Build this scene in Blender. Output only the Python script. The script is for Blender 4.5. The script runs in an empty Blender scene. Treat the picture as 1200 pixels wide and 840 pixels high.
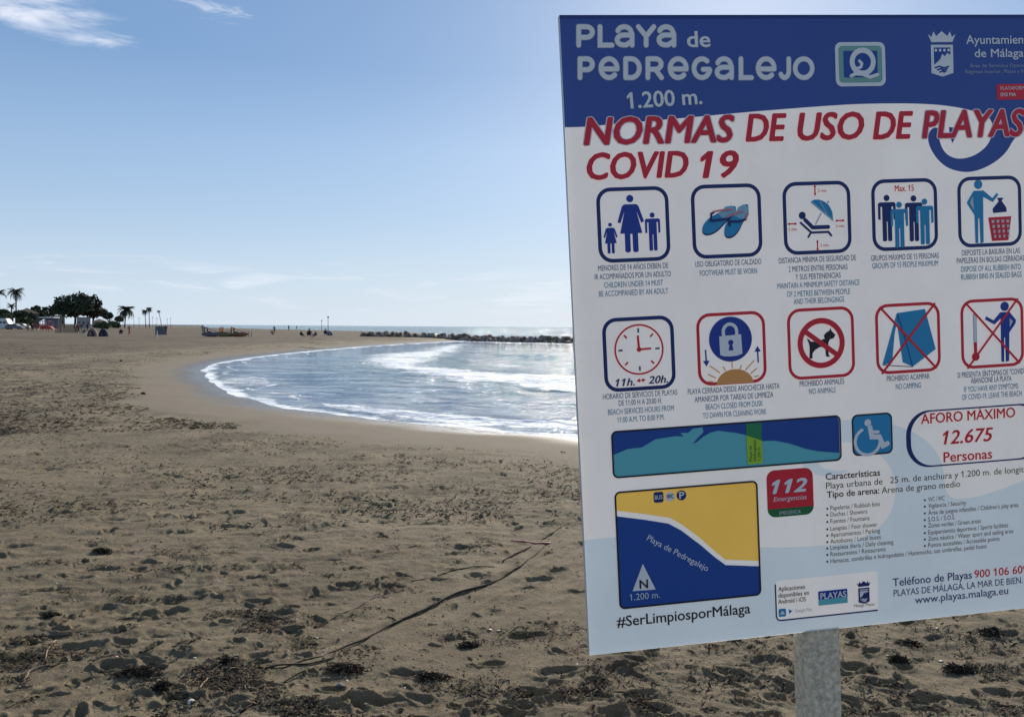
import bpy, bmesh, math, random
import numpy as np
from mathutils import Vector, Matrix, Euler
from mathutils.geometry import tessellate_polygon
R = math.radians
PI = math.pi
random.seed(7)
scn = bpy.context.scene
COL = scn.collection

# ------------------------------------------------------------------ camera
EYE = 2.2                       # camera height above the water
FOC = 900.0                     # focal length in units of the 1200 px wide photograph
PITCH, ROLL = R(2.35), R(0.44)
cam = bpy.data.cameras.new('camera'); cam_ob = bpy.data.objects.new('camera', cam); COL.objects.link(cam_ob)
cam.sensor_width = 36; cam.lens = 36*FOC/1200; cam.clip_start = 0.05; cam.clip_end = 60000
CM = (Matrix.Rotation(PI/2-PITCH, 4, 'X') @ Matrix.Rotation(ROLL, 4, 'Z'))
cam_ob.matrix_world = Matrix.Translation((0, 0, EYE)) @ CM
scn.camera = cam_ob
CM3 = CM.to_3x3()
def ray(px, py):
    return (CM3 @ Vector(((px-600)/FOC, -(py-420)/FOC, -1))).normalized()
def at(px, py, z=0.0):
    d = ray(px, py); t = (z-EYE)/d.z
    return Vector((d.x*t, d.y*t, z))

# ------------------------------------------------------------------ sun, sky, exposure
SD = ray(872, -75)
SUN_EL = math.asin(SD.z); SUN_AZ = math.atan2(SD.x, SD.y)
sun = bpy.data.lights.new('sun', 'SUN'); sun.energy = 3.45; sun.angle = R(0.5); sun.color = (1.0, 0.93, 0.82)
sun_ob = bpy.data.objects.new('sun', sun); COL.objects.link(sun_ob)
sun_ob.rotation_euler = SD.to_track_quat('Z', 'Y').to_euler(); sun_ob.location = (0, 0, 30)
W = bpy.data.worlds.new('World'); scn.world = W; W.use_nodes = True
nt = W.node_tree; nt.nodes.clear()
def N(t, ty, **k):
    n = t.nodes.new(ty)
    for a, b in k.items():
        if a in ('inputs',):
            for i, v in b.items(): n.inputs[i].default_value = v
        else: setattr(n, a, b)
    return n
out = N(nt, 'ShaderNodeOutputWorld'); bg = N(nt, 'ShaderNodeBackground', inputs={1: 0.085})
sky = N(nt, 'ShaderNodeTexSky', sky_type='NISHITA', sun_disc=False, sun_elevation=SUN_EL, sun_rotation=SUN_AZ,
        altitude=0, air_density=1.0, dust_density=0.45, ozone_density=2.2)
tc = N(nt, 'ShaderNodeTexCoord')
# clouds: mapped on the sky directions (azimuth / elevation)
sep = N(nt, 'ShaderNodeSeparateXYZ'); nt.links.new(tc.outputs['Generated'], sep.inputs[0])
def M(t, op, a, b=None, c=None, clamp=False):
    n = t.nodes.new('ShaderNodeMath'); n.operation = op; n.use_clamp = clamp
    for i, v in enumerate((a, b, c)):
        if v is None: continue
        if isinstance(v, (int, float)): n.inputs[i].default_value = v
        else: t.links.new(v, n.inputs[i])
    return n.outputs[0]
az = M(nt, 'ARCTAN2', sep.outputs[0], sep.outputs[1]); el = M(nt, 'ARCSINE', sep.outputs[2])
def cloud_noise(sx, sy, scale, detail, ofs, dist=0.4):
    c = N(nt, 'ShaderNodeCombineXYZ')
    nt.links.new(M(nt, 'MULTIPLY', az, sx), c.inputs[0]); nt.links.new(M(nt, 'MULTIPLY', el, sy), c.inputs[1]); c.inputs[2].default_value = ofs
    n = N(nt, 'ShaderNodeTexNoise', inputs={'Scale': scale, 'Detail': detail, 'Roughness': 0.6, 'Distortion': dist})
    nt.links.new(c.outputs[0], n.inputs['Vector']); return n.outputs['Fac']
def band(x, lo0, lo1, hi0, hi1):
    def mr(a, b):
        n = N(nt, 'ShaderNodeMapRange', interpolation_type='SMOOTHSTEP', inputs={1: a, 2: b, 3: 0.0, 4: 1.0}); nt.links.new(x, n.inputs[0]); return n.outputs[0]
    return M(nt, 'MULTIPLY', mr(lo0, lo1), M(nt, 'SUBTRACT', 1.0, mr(hi0, hi1)))
def ramp(x, a, b):
    n = N(nt, 'ShaderNodeMapRange', interpolation_type='SMOOTHSTEP', inputs={1: a, 2: b, 3: 0.0, 4: 1.0}); nt.links.new(x, n.inputs[0]); return n.outputs[0]
# one lens shaped cloud high on the left, wisps beside it
def azel(px, py):
    d = ray(px, py); return math.atan2(d.x, d.y), math.asin(d.z)
def blob(px, py, hw, hh, slope):
    a0, e0 = azel(px, py)
    da = M(nt, 'SUBTRACT', az, a0); de = M(nt, 'SUBTRACT', M(nt, 'SUBTRACT', el, e0), M(nt, 'MULTIPLY', da, slope))
    q = M(nt, 'ADD', M(nt, 'POWER', M(nt, 'ABSOLUTE', M(nt, 'DIVIDE', da, hw)), 2.0), M(nt, 'POWER', M(nt, 'ABSOLUTE', M(nt, 'DIVIDE', de, hh)), 2.0))
    return M(nt, 'SUBTRACT', 1.0, q)
n1 = cloud_noise(5, 22, 1.6, 8, 3.1); n2 = cloud_noise(7, 60, 1.0, 7, 9.0, 0.8); n3 = cloud_noise(9, 34, 2.2, 8, 1.7, 0.8)
c1 = ramp(M(nt, 'ADD', blob(10, -2, 0.135, 0.030, -0.12), M(nt, 'MULTIPLY', M(nt, 'SUBTRACT', n1, 0.5), 3.4)), 0.0, 1.1)
c2 = ramp(M(nt, 'ADD', blob(245, 8, 0.07, 0.015, -0.22), M(nt, 'MULTIPLY', M(nt, 'SUBTRACT', n3, 0.55), 4.5)), 0.1, 1.5)
c2b = ramp(M(nt, 'ADD', blob(75, 34, 0.06, 0.009, -0.1), M(nt, 'MULTIPLY', M(nt, 'SUBTRACT', n3, 0.55), 4.5)), 0.1, 1.8)
low = M(nt, 'MULTIPLY', ramp(n2, 0.50, 0.68), band(el, 0.012, 0.03, 0.05, 0.10))
cl = M(nt, 'MAXIMUM', M(nt, 'MULTIPLY', c1, 0.85), M(nt, 'MAXIMUM', M(nt, 'MULTIPLY', c2, 0.45), M(nt, 'MAXIMUM', M(nt, 'MULTIPLY', c2b, 0.3), M(nt, 'MULTIPLY', low, 0.32))))
mx = N(nt, 'ShaderNodeMixRGB', inputs={2: (6.8, 7.0, 7.6, 1)})

# pale sea haze: the physical sky is mixed with an even blue that pales towards the horizon all the way round
gr = N(nt, 'ShaderNodeValToRGB'); ge = gr.color_ramp.elements
while len(ge) < 5: ge.new(.5)
for q, (po, c_) in zip(ge, ((0.0, (4.5, 5.3, 6.2)), (0.09, (2.6, 3.6, 5.1)), (0.2, (1.15, 2.15, 3.9)), (0.5, (1.0, 1.85, 3.4)), (1.0, (.8, 1.6, 3.0)))): q.position = po; q.color = (*[z/10 for z in c_], 1)
nt.links.new(M(nt, 'MULTIPLY', M(nt, 'MAXIMUM', el, 0.0), 2/PI), gr.inputs[0])
sc10 = N(nt, 'ShaderNodeMixRGB', blend_type='MULTIPLY', inputs={0: 1.0, 2: (10, 10, 10, 1)}); nt.links.new(gr.outputs[0], sc10.inputs[1])
hz = N(nt, 'ShaderNodeMixRGB'); hf = N(nt, 'ShaderNodeMapRange', inputs={1: 0.0, 2: 0.22, 3: 0.95, 4: 0.70}); nt.links.new(el, hf.inputs[0]); nt.links.new(hf.outputs[0], hz.inputs[0]); nt.links.new(sky.outputs[0], hz.inputs[1]); nt.links.new(sc10.outputs[0], hz.inputs[2])
nt.links.new(cl, mx.inputs[0]); nt.links.new(hz.outputs[0], mx.inputs[1]); nt.links.new(mx.outputs[0], bg.inputs[0]); nt.links.new(bg.outputs[0], out.inputs[0])
scn.view_settings.view_transform = 'Standard'; scn.view_settings.look = 'None'
scn.view_settings.exposure = 0.75; scn.view_settings.gamma = 1.0; scn.view_settings.use_curve_mapping = False

# ------------------------------------------------------------------ helpers
MAT = {}
def mat(name, col, rough=0.8, spec=0.3, var=0.0, scale=8.0, bump=0.0, bscale=40.0, metal=0.0):
    if name in MAT: return MAT[name]
    m = bpy.data.materials.new(name); m.use_nodes = True; t = m.node_tree
    b = t.nodes['Principled BSDF']; b.inputs['Roughness'].default_value = rough; b.inputs['Metallic'].default_value = metal
    b.inputs['Specular IOR Level'].default_value = spec
    b.inputs['Base Color'].default_value = (*col, 1)
    if var > 0 or bump > 0:
        tcn = N(t, 'ShaderNodeTexCoord')
    if var > 0:
        n = N(t, 'ShaderNodeTexNoise', inputs={'Scale': scale, 'Detail': 6.0, 'Roughness': 0.65}); t.links.new(tcn.outputs['Object'], n.inputs['Vector'])
        r = N(t, 'ShaderNodeValToRGB'); r.color_ramp.elements[0].position = 0.3; r.color_ramp.elements[1].position = 0.7
        r.color_ramp.elements[0].color = (*[c*(1-var) for c in col], 1); r.color_ramp.elements[1].color = (*[min(1, c*(1+var)) for c in col], 1)
        t.links.new(n.outputs['Fac'], r.inputs[0]); t.links.new(r.outputs[0], b.inputs['Base Color'])
    if bump > 0:
        n = N(t, 'ShaderNodeTexNoise', inputs={'Scale': bscale, 'Detail': 5.0}); t.links.new(tcn.outputs['Object'], n.inputs['Vector'])
        bp = N(t, 'ShaderNodeBump', inputs={'Strength': bump, 'Distance': 0.01}); t.links.new(n.outputs['Fac'], bp.inputs['Height']); t.links.new(bp.outputs[0], b.inputs['Normal'])
    MAT[name] = m; return m

def tag(o, label=None, cat=None, group=None, kind=None):
    if label: o['label'] = label
    if cat: o['category'] = cat
    if group: o['group'] = group
    if kind: o['kind'] = kind
    return o
def link(name, me, mats=None, parent=None, smooth=False, mw=None):
    if mats is not None and len(me.materials) == 0:
        for m in (mats if isinstance(mats, (list, tuple)) else [mats]): me.materials.append(m)
    if smooth: me.polygons.foreach_set('use_smooth', [True]*len(me.polygons))
    o = bpy.data.objects.new(name, me); COL.objects.link(o)
    if parent: o.parent = parent
    if mw is not None: o.matrix_world = mw
    return o
def empty(name, loc, rz=0.0, label=None, cat=None, group=None):
    o = bpy.data.objects.new(name, None); COL.objects.link(o); o.location = loc; o.rotation_euler = (0, 0, rz); o.empty_display_size = 0.2
    return tag(o, label, cat, group)
def copy_tree(o, parent=None):
    c = o.copy(); COL.objects.link(c); c.parent = parent
    for ch in list(o.children): copy_tree(ch, c)
    return c
def mesh_np(name, V, F4):
    me = bpy.data.meshes.new(name); V = np.asarray(V, np.float32); F = np.asarray(F4, np.int32); k = F.shape[1]
    me.vertices.add(len(V)); me.vertices.foreach_set('co', V.ravel())
    me.loops.add(F.size); me.loops.foreach_set('vertex_index', F.ravel())
    me.polygons.add(len(F)); me.polygons.foreach_set('loop_start', np.arange(0, F.size, k, dtype=np.int32))
    try: me.polygons.foreach_set('loop_total', np.full(len(F), k, np.int32))
    except Exception: pass
    me.update(calc_edges=True); me.validate(); return me

class MB:
    """collects simple solids, builds one mesh"""
    def __init__(s): s.v = []; s.f = []
    def add(s, vs, fs):
        b = len(s.v); s.v += [tuple(v) for v in vs]; s.f += [tuple(b+i for i in f) for f in fs]; return s
    def box(s, c, d, rz=0.0, taper=1.0):
        cx, cy, cz = c; dx, dy, dz = d[0]/2, d[1]/2, d[2]/2; vs = []
        for z, k in ((-dz, 1), (dz, taper)):
            for x, y in ((-dx, -dy), (dx, -dy), (dx, dy), (-dx, dy)):
                x *= k; y *= k
                vs.append((cx+x*math.cos(rz)-y*math.sin(rz), cy+x*math.sin(rz)+y*math.cos(rz), cz+z))
        return s.add(vs, [(3, 2, 1, 0), (4, 5, 6, 7), (0, 1, 5, 4), (1, 2, 6, 5), (2, 3, 7, 6), (3, 0, 4, 7)])
    def tube(s, pts, r, n=7, cap=True):
        pts = [Vector(p) for p in pts]; rs = r if isinstance(r, (list, tuple)) else [r]*len(pts); vs = []; fs = []
        ref = Vector((0.13, 0.31, 0.94)).normalized()
        for i, p in enumerate(pts):
            d = (pts[min(i+1, len(pts)-1)]-pts[max(i-1, 0)]).normalized()
            a = d.cross(ref)
            if a.length < 0.05: a = d.cross(Vector((1, 0, 0)))
            a.normalize(); b = d.cross(a)
            for k in range(n):
                t = 2*PI*k/n; vs.append(p+a*math.cos(t)*rs[i]+b*math.sin(t)*rs[i])
        for i in range(len(pts)-1):
            for k in range(n):
                fs.append((i*n+k, i*n+(k+1) % n, (i+1)*n+(k+1) % n, (i+1)*n+k))
        if cap: fs.append(tuple(range(n-1, -1, -1))); fs.append(tuple((len(pts)-1)*n+k for k in range(n)))
        return s.add(vs, fs)
    def ball(s, c, r, seg=10, ring=7, sc=(1, 1, 1), jit=0.0, rng=random):
        vs = [(c[0], c[1], c[2]-r*sc[2])]; fs = []
        for i in range(1, ring):
            ph = -PI/2+PI*i/ring
            for k in range(seg):
                t = 2*PI*k/seg; q = r*(1+rng.uniform(-jit, jit))
                vs.append((c[0]+q*sc[0]*math.cos(ph)*math.cos(t), c[1]+q*sc[1]*math.cos(ph)*math.sin(t), c[2]+q*sc[2]*math.sin(ph)))
        vs.append((c[0], c[1], c[2]+r*sc[2])); top = len(vs)-1
        for k in range(seg):
            fs.append((0, 1+(k+1) % seg, 1+k)); fs.append((top, 1+(ring-2)*seg+k, 1+(ring-2)*seg+(k+1) % seg))
            for i in range(ring-2):
                a = 1+i*seg; fs.append((a+k, a+(k+1) % seg, a+seg+(k+1) % seg, a+seg+k))
        return s.add(vs, fs)
    def mesh(s, name):
        me = bpy.data.meshes.new(name); me.from_pydata(s.v, [], s.f); me.update(); return me
    def build(s, name, m, parent=None, smooth=False):
        return link(name, s.mesh(name), m, parent, smooth)

# numpy gradient noise
def _h(ix, iy, seed):
    h = (ix.astype(np.int64)*374761393 + iy.astype(np.int64)*668265263 + seed*1442695041) & 0x7fffffff
    h = ((h ^ (h >> 13))*1274126177) & 0x7fffffff
    return (h ^ (h >> 16)) & 0xffff
def gn(x, y, seed=0):
    x0 = np.floor(x); y0 = np.floor(y); fx = x-x0; fy = y-y0
    u = fx*fx*fx*(fx*(fx*6-15)+10); v = fy*fy*fy*(fy*(fy*6-15)+10); r = []
    for dx, dy in ((0, 0), (1, 0), (0, 1), (1, 1)):
        a = _h(x0+dx, y0+dy, seed)*(2*PI/65536.0); r.append(np.cos(a)*(fx-dx)+np.sin(a)*(fy-dy))
    return ((r[0]*(1-u)+r[1]*u)*(1-v)+(r[2]*(1-u)+r[3]*u)*v)*1.5
def sstep(x, a, b):
    t = np.clip((x-a)/(b-a), 0, 1); return t*t*(3-2*t)
def seg_dist(X, Y, P, closed=False):
    """distance to a polyline"""
    best = np.full(X.shape, 1e12); n = len(P)
    for i in range(n if closed else n-1):
        ax, ay = P[i]; bx, by = P[(i+1) % n]; dx, dy = bx-ax, by-ay; L = dx*dx+dy*dy+1e-12
        t = np.clip(((X-ax)*dx+(Y-ay)*dy)/L, 0, 1)
        np.minimum(best, (X-ax-t*dx)**2+(Y-ay-t*dy)**2, out=best)
    return np.sqrt(best)
def inside(X, Y, P):
    c = np.zeros(X.shape, bool); n = len(P)
    for i in range(n):
        ax, ay = P[i]; bx, by = P[(i+1) % n]
        if ay == by: continue
        c ^= ((ay > Y) != (by > Y)) & (X < (bx-ax)*(Y-ay)/(by-ay)+ax)
    return c

# ------------------------------------------------------------------ shore line (world metres)
def xy(px, py, z=0.0):
    p = at(px, py, z); return (p.x, p.y)
near_shore = [(690, 514), (640, 509), (580, 505), (520, 499), (460, 493), (400, 486.5), (340, 479), (300, 471), (275, 463), (258, 455), (245, 445), (237, 435),
              (243, 429), (262, 424), (300, 418), (350, 412.5), (400, 408), (440, 405), (480, 402.5), (520, 400.6), (545, 399)]
SEA = [(4000, -600), (120, -40), (40, 2), (14, 9.5), (6, 12.2)]
raw = [xy(*p) for p in near_shore]
# Catmull-Rom the bay so the water's edge has no corners
for i in range(len(raw)-1):
    p0 = raw[max(i-1, 0)]; p1 = raw[i]; p2 = raw[i+1]; p3 = raw[min(i+2, len(raw)-1)]
    for t in (0, .25, .5, .75):
        SEA.append(tuple(0.5*((2*p1[k])+(-p0[k]+p2[k])*t+(2*p0[k]-5*p1[k]+4*p2[k]-p3[k])*t*t+(-p0[k]+3*p1[k]-3*p2[k]+p3[k])*t**3) for k in (0, 1)))
SEA += [xy(550, 397.5), xy(535, 395.5), (-14, 175), (-25, 230), (-70, 300), (-150, 420), (-320, 620), (-900, 900), (-4000, 1200), (-4000, 30000), (30000, 30000), (30000, -600)]
def shore_sd(X, Y):
    d = seg_dist(X, Y, SEA, True); return np.where(inside(X, Y, SEA), -d, d)+0.22*gn(X/3.1, Y/3.1, 201)+0.10*gn(X/0.9, Y/0.9, 202)

def polar(theta, rr):
    T, RR = np.meshgrid(theta, rr); return (np.sin(T)*RR), (np.cos(T)*RR)
def grid_faces(nr, ntheta, closed=True):
    i = np.arange(nr-1)[:, None]*ntheta; k = np.arange(ntheta if closed else ntheta-1)[None, :]; k2 = (k+1) % ntheta
    return np.stack([i+k, i+k2, i+ntheta+k2, i+ntheta+k], -1).reshape(-1, 4)

# ------------------------------------------------------------------ sand
def ground_base(X, Y, sd):
    z = np.where(sd > 0, 0.56*(1-np.exp(-np.maximum(sd, 0)/7.0)), np.maximum(sd*0.10, -2.5))
    near = np.exp(-(X**2+Y**2)/(9.0**2)); return z+near*0.06*(sd > 0)
fine = np.linspace(R(-44), R(44), 1120); rest = np.linspace(R(44), R(316), 76)[1:-1]
theta = np.concatenate([fine, rest]); NT = len(theta)
inv = np.linspace(1/1.1, 1/2.4, 50)[:-1]; inv2 = np.linspace(1/2.4, 1/60.0, 690)
rr = np.concatenate([1/inv, 1/inv2, np.geomspace(61, 1600, 60)]); NR = len(rr)
X, Y = polar(theta, rr); sd = shore_sd(X, Y)
cell = np.maximum(np.gradient(rr)[:, None]*np.ones((1, NT)), rr[:, None]*(fine[1]-fine[0]))
Z = ground_base(X, Y, sd)
def oct_(lam, amp, seed, sx=1.0, sy=1.0, ang=0.0, ridged=False):
    c, s = math.cos(ang), math.sin(ang); xr = (X*c+Y*s)/(lam*sx)+seed*17.3; yr = (-X*s+Y*c)/(lam*sy)-seed*9.1
    w = np.clip(lam*min(sx, sy)/(2.2*cell)-0.6, 0, 1); n = gn(xr, yr, seed)
    if ridged: n = 0.45-np.abs(n)*1.6
    return n*amp*w
far_left = sstep(X, -6.0, -12.0)
tramp = sstep(sd+0.8*gn(X/2.2, Y/2.2, 5)+1.1*far_left, 3.1, 4.6)           # trodden sand starts a few metres from the water
def base_at(px, py):
    z = 0.5
    for _ in range(8):
        p = at(px, py, z); a = np.array([p.x]), np.array([p.y]); z = float(ground_base(*a, shore_sd(*a))[0])
    return Vector((p.x, p.y, z))
def bxy(px, py): p = base_at(px, py); return (p.x, p.y)
cable_line = [bxy(*p) for p in ((668, 612), (640, 636), (611, 663), (585, 676), (560, 688), (530, 697), (505, 709), (480, 723), (455, 733), (430, 748), (408, 757), (380, 768), (350, 776), (325, 786), (310, 806), (285, 830), (255, 858))]
cd = seg_dist(X, Y, cable_line)
fan = sstep(seg_dist(X, Y, [bxy(700, 650), bxy(620, 695), bxy(540, 745)]), 0.95, 0.45)   # flattened sand right of the cable
patchy = 0.8+0.5*sstep(gn(X/1.7+3, Y/1.7, 31), -0.35, 0.45)
A = tramp*(1-0.75*fan)*patchy
und = 0.035*gn(X/5.0, Y/5.0, 1)+oct_(1.6, 0.022, 2)+sstep(sd, 8, 20)*(oct_(3.5, 0.05, 15, 1.6, .8)+oct_(9.0, 0.10, 16, 2.0, .8))
fz = und*tramp
fz += A*(oct_(0.60, 0.013, 3)+oct_(0.28, 0.013, 4, 1.5, 0.8, 0.3)+oct_(0.13, 0.011, 6, 1.3, 0.8, 0.5)+oct_(0.06, 0.0065, 7)+oct_(0.03, 0.0038, 8))
fz += A*np.maximum(oct_(0.34, 0.026, 9, 1.5, .8, 0.4, True), 0)*sstep(gn(X/0.9, Y/0.9, 41), -0.1, 0.4)
fz += tramp*(oct_(0.45, 0.010, 17, 2.6, 0.7, 0.25)+oct_(1.0, 0.012, 18, 2.2, 0.8, 0.15)+oct_(0.16, 0.006, 19, 3.0, 0.8, 0.2))
for q, (ln, am, wd) in enumerate((([(690, 632), (650, 660), (590, 700), (520, 752), (470, 800)], .010, .05), ([(690, 650), (655, 680), (610, 720), (560, 775), (530, 830)], .009, .06), ([(660, 640), (600, 668), (530, 700), (450, 735), (350, 768), (250, 795)], .010, .045),
        ([(690, 680), (660, 710), (640, 750), (630, 800)], .008, .05), ([(600, 690), (560, 712), (520, 735)], .008, .03), ([(480, 640), (400, 655), (300, 660), (200, 655)], .012, .10), ([(420, 690), (320, 700), (200, 705), (80, 700)], .012, .09), ([(380, 560), (300, 575), (180, 582), (60, 580)], .014, .12))):
    dl = seg_dist(X, Y, [bxy(*z) for z in ln])+.02*gn(X/.2, Y/.2, 300+q); am *= .55; fz += am*np.exp(-((dl-wd)/(wd*.5))**2)-am*1.2*np.exp(-(dl/(wd*.5))**2)
fz += (1-A)*0.15*oct_(0.12, 0.01, 10)+fan*oct_(0.09, 0.006, 12, 6.0, 0.8, math.atan2(-0.75, -0.66))
# the groove and little bank beside the cable
cw = sstep(cd, 0.22, 0.0); fz += 0.006*np.exp(-((cd-0.07)/0.04)**2)-0.008*np.exp(-(cd/0.02)**2)
Z += fz*(0.6+0.4*sstep(np.hypot(X, Y), 3.0, 5.5))
# foot prints, pressed one by one
rng = np.random.default_rng(11)
inv_r = 1/rr
def ridx(r): return int(np.searchsorted(rr, r))
dth = fine[1]-fine[0]
def stamp(cx, cy, ang, L, Wd, depth):
    r = math.hypot(cx, cy); th = math.atan2(cx, cy); e = L*1.3
    i0, i1 = max(ridx(r-e)-1, 0), min(ridx(r+e)+1, NR)
    k0 = int((th-e/r-fine[0])/dth); k1 = int((th+e/r-fine[0])/dth)+2
    k0 = max(k0, 0); k1 = min(k1, len(fine))
    if k1 <= k0 or i1 <= i0: return
    x = X[i0:i1, k0:k1]-cx; y = Y[i0:i1, k0:k1]-cy; c, s = math.cos(ang), math.sin(ang)
    u = (x*c+y*s)/(L/2); v = (-x*s+y*c)/(Wd/2)*(1+0.18*np.sin(u*2.2))
    q = np.sqrt(u*u+v*v)+0.10*gn(x*30+cx*7, y*30+cy*5, 3)
    hole = -depth*(1-sstep(q, 0.55, 1.05))*(0.75+0.25*np.clip(-u, -1, 1)); rim = 0.34*depth*np.exp(-((q-1.22)/0.20)**2)
    Z[i0:i1, k0:k1] += (hole+rim)*np.clip(tramp[i0:i1, k0:k1]*1.1, 0, 1)
n_fp = 0
def try_stamp(cx, cy, a, k=1.0):
    global n_fp
    r = math.hypot(cx, cy)
    if r < 2.0: return
    if r < 3.3: k = min(k, .45)
    if r < 7 and k > .6:
        if rng.random() < .45: return
        k *= .8
    L = rng.uniform(0.15, 0.27)*k; stamp(cx, cy, a, L, L*rng.uniform(.38, .55), rng.uniform(0.022, 0.046)*k*min(1, 14/r+0.4)); n_fp += 1
for w in range(70):                                            # walkers' tracks
    r = 1/rng.uniform(1/34, 1/2.6); th = rng.uniform(R(-40), R(40)); x, y = r*math.sin(th), r*math.cos(th); a = rng.uniform(-0.55, 0.55)+(PI if rng.random() < .5 else 0)+0.25
    for st in range(int(rng.integers(5, 14))):
        a += rng.uniform(-.08, .08); x += math.cos(a)*0.62; y += math.sin(a)*0.62; sgn = 1 if st % 2 else -1
        try_stamp(x-math.sin(a)*0.10*sgn, y+math.cos(a)*0.10*sgn, a)
for w in range(1300):
    r = 1/rng.uniform(1/36, 1/2.4); th = rng.uniform(R(-42), R(42))
    if fan[min(ridx(r), NR-1), min(max(int((th-fine[0])/dth), 0), len(fine)-1)] > 0.3 and rng.random() < 0.8: continue
    try_stamp(r*math.sin(th), r*math.cos(th), rng.uniform(0, PI), rng.choice([0.3, 0.5, 0.8, 0.9]))
for w in range(800):                                           # small sharp dents near the camera
    r = 1/rng.uniform(1/15, 1/3.0); th = rng.uniform(R(-42), R(42)); x_, y_ = r*math.sin(th), r*math.cos(th)
    if fan[min(ridx(r), NR-1), min(max(int((th-fine[0])/dth), 0), len(fine)-1)] > 0.4 and rng.random() < 0.75: continue
    L = rng.uniform(.04, .11); stamp(x_, y_, rng.normal(0, .6), L, L*rng.uniform(.3, .6), rng.uniform(.012, .028))
for px_, py_, an_ in ((60, 690, .4), (118, 668, .2), (330, 640, 2.9), (395, 615, 2.8), (215, 700, .3), (500, 610, .2), (450, 650, .3), (300, 705, 2.7), (90, 760, .3), (545, 640, .2), (600, 600, .1), (640, 585, .1), (165, 610, .2), (265, 600, .2), (20, 640, .3), (1040, 800, -.5), (1120, 820, -.5), (860, 790, -.3), (760, 830, 2.8), (620, 745, .2), (655, 790, .3), (440, 825, .2)):
    q_ = base_at(px_, py_); stamp(q_.x, q_.y, an_, .25, .095, .026)
SAND_Z = Z
def sand_z(x, y):
    r = math.hypot(x, y); th = math.atan2(x, y); i = min(max(int(np.searchsorted(rr, r)), 1), NR-1); k = int(round((th-fine[0])/dth))
    if 0 <= k < len(fine): return float(Z[i, k])
    return 0.56
def on(px, py):
    """the point of the sand seen at a place of the photograph"""
    z = 0.6
    for _ in range(6):
        p = at(px, py, z); z = sand_z(p.x, p.y)
    return Vector((p.x, p.y, z))
V = np.stack([X, Y, Z], -1).reshape(-1, 3); Fc = grid_faces(NR, NT)
V = np.concatenate([V, [[0, 0, float(Z[0].mean())]]]); ctr = len(V)-1
k = np.arange(NT); cap = np.stack([np.full(NT, ctr), (k+1) % NT, k, k], -1)[:, :3]
me = bpy.data.meshes.new('sand')
nq, n3 = len(Fc), len(cap); me.vertices.add(len(V)); me.vertices.foreach_set('co', V.astype(np.float32).ravel())
me.loops.add(nq*4+n3*3); me.loops.foreach_set('vertex_index', np.concatenate([Fc[:, ::-1].ravel(), cap[:, ::-1].ravel()]).astype(np.int32))
me.polygons.add(nq+n3); me.polygons.foreach_set('loop_start', np.concatenate([np.arange(nq)*4, nq*4+np.arange(n3)*3]).astype(np.int32))
me.update(calc_edges=True)
me.polygons.foreach_set('use_smooth', np.ones(nq+n3, bool))
def attr(me, name, arr):
    a = me.attributes.new(name, 'FLOAT', 'POINT'); a.data.foreach_set('value', np.asarray(arr, np.float32).ravel())
wet = sstep(sd+0.35*gn(X/1.5, Y/1.5, 77), 2.0, 0.2)
attr(me, 'wet', np.append(wet.ravel(), 0)); attr(me, 'trodden', np.append(tramp.ravel(), 1))
dark = sstep(sd+2.5*gn(X/9.0, Y/9.0, 66), 5.5, 9.5)*sstep(np.hypot(X, Y)+5*gn(X/12., Y/12., 67), 38, 54)
# patches where fine black weed is mixed into the sand
def px_blob(lst):
    o = np.zeros(X.shape)
    for px, py, a, b, s in lst:
        p = base_at(px, py); c, sn = math.cos(s), math.sin(s); u = ((X-p.x)*c+(Y-p.y)*sn)/a; v = (-(X-p.x)*sn+(Y-p.y)*c)/b
        o = np.maximum(o, np.exp(-(u*u+v*v)*1.2))
    return o
WEEDY = [(285, 582, .75, .28, 0), (255, 515, 1.1, .3, 0), (160, 790, .32, .1, 0), (185, 805, .16, .1, 0), (270, 780, .14, .08, 0), (405, 790, .2, .09, 0), (200, 670, .4, .16, 0.1),
         (440, 545, .6, .1, 0), (530, 566, .5, .08, 0), (1120, 745, .35, .18, -.5), (1150, 760, .3, .15, -.4), (1060, 758, .2, .1, -.3), (1080, 830, .7, .16, -.4), (1010, 800, .4, .12, -.4),
         (900, 765, .45, .2, -.2), (860, 800, .6, .22, -.3), (740, 810, .5, .12, -.3), (560, 800, .25, .08, -.3), (640, 740, .4, .15, -.1), (330, 520, 1.1, .25, 0), (300, 548, .8, .2, 0), (60, 510, 1.0, .25, 0)]
weed = px_blob(WEEDY)
attr(me, 'weedy', np.append(weed.ravel(), 0)); attr(me, 'brown', np.append(dark.ravel(), 0)); attr(me, 'coarse', np.append((sstep(sd+0.9*gn(X/2, Y/2, 78)+1.0*far_left, 3.4, 5.0)*sstep(X+0.1*Y, 2.0, -2.0)*sstep(Y, 8, 13)*(0.55+.45*sstep(gn(X/4., Y/6., 79), -.4, .3))).ravel(), 0))   # dark speckle on the upper beach: weed litter plus painted shade of unresolved footprints
m = bpy.data.materials.new('beach_sand'); m.use_nodes = True; t = m.node_tree; B = t.nodes['Principled BSDF']
def AT(t, n): return N(t, 'ShaderNodeAttribute', attribute_name=n).outputs['Fac']
geo = N(t, 'ShaderNodeNewGeometry')
def NZ(scale, detail=6.0, rough=0.6, vec=None):
    n = N(t, 'ShaderNodeTexNoise', inputs={'Scale': scale, 'Detail': detail, 'Roughness': rough}); t.links.new(vec or geo.outputs['Position'], n.inputs['Vector']); return n.outputs['Fac']
def RP(x, *st):
    r = N(t, 'ShaderNodeValToRGB'); e = r.color_ramp.elements
    while len(e) < len(st): e.new(0.5)
    for q, (p, c) in zip(e, st): q.position = p; q.color = (*c, 1) if len(c) == 3 else c
    t.links.new(x, r.inputs[0]); return r.outputs[0]
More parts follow.
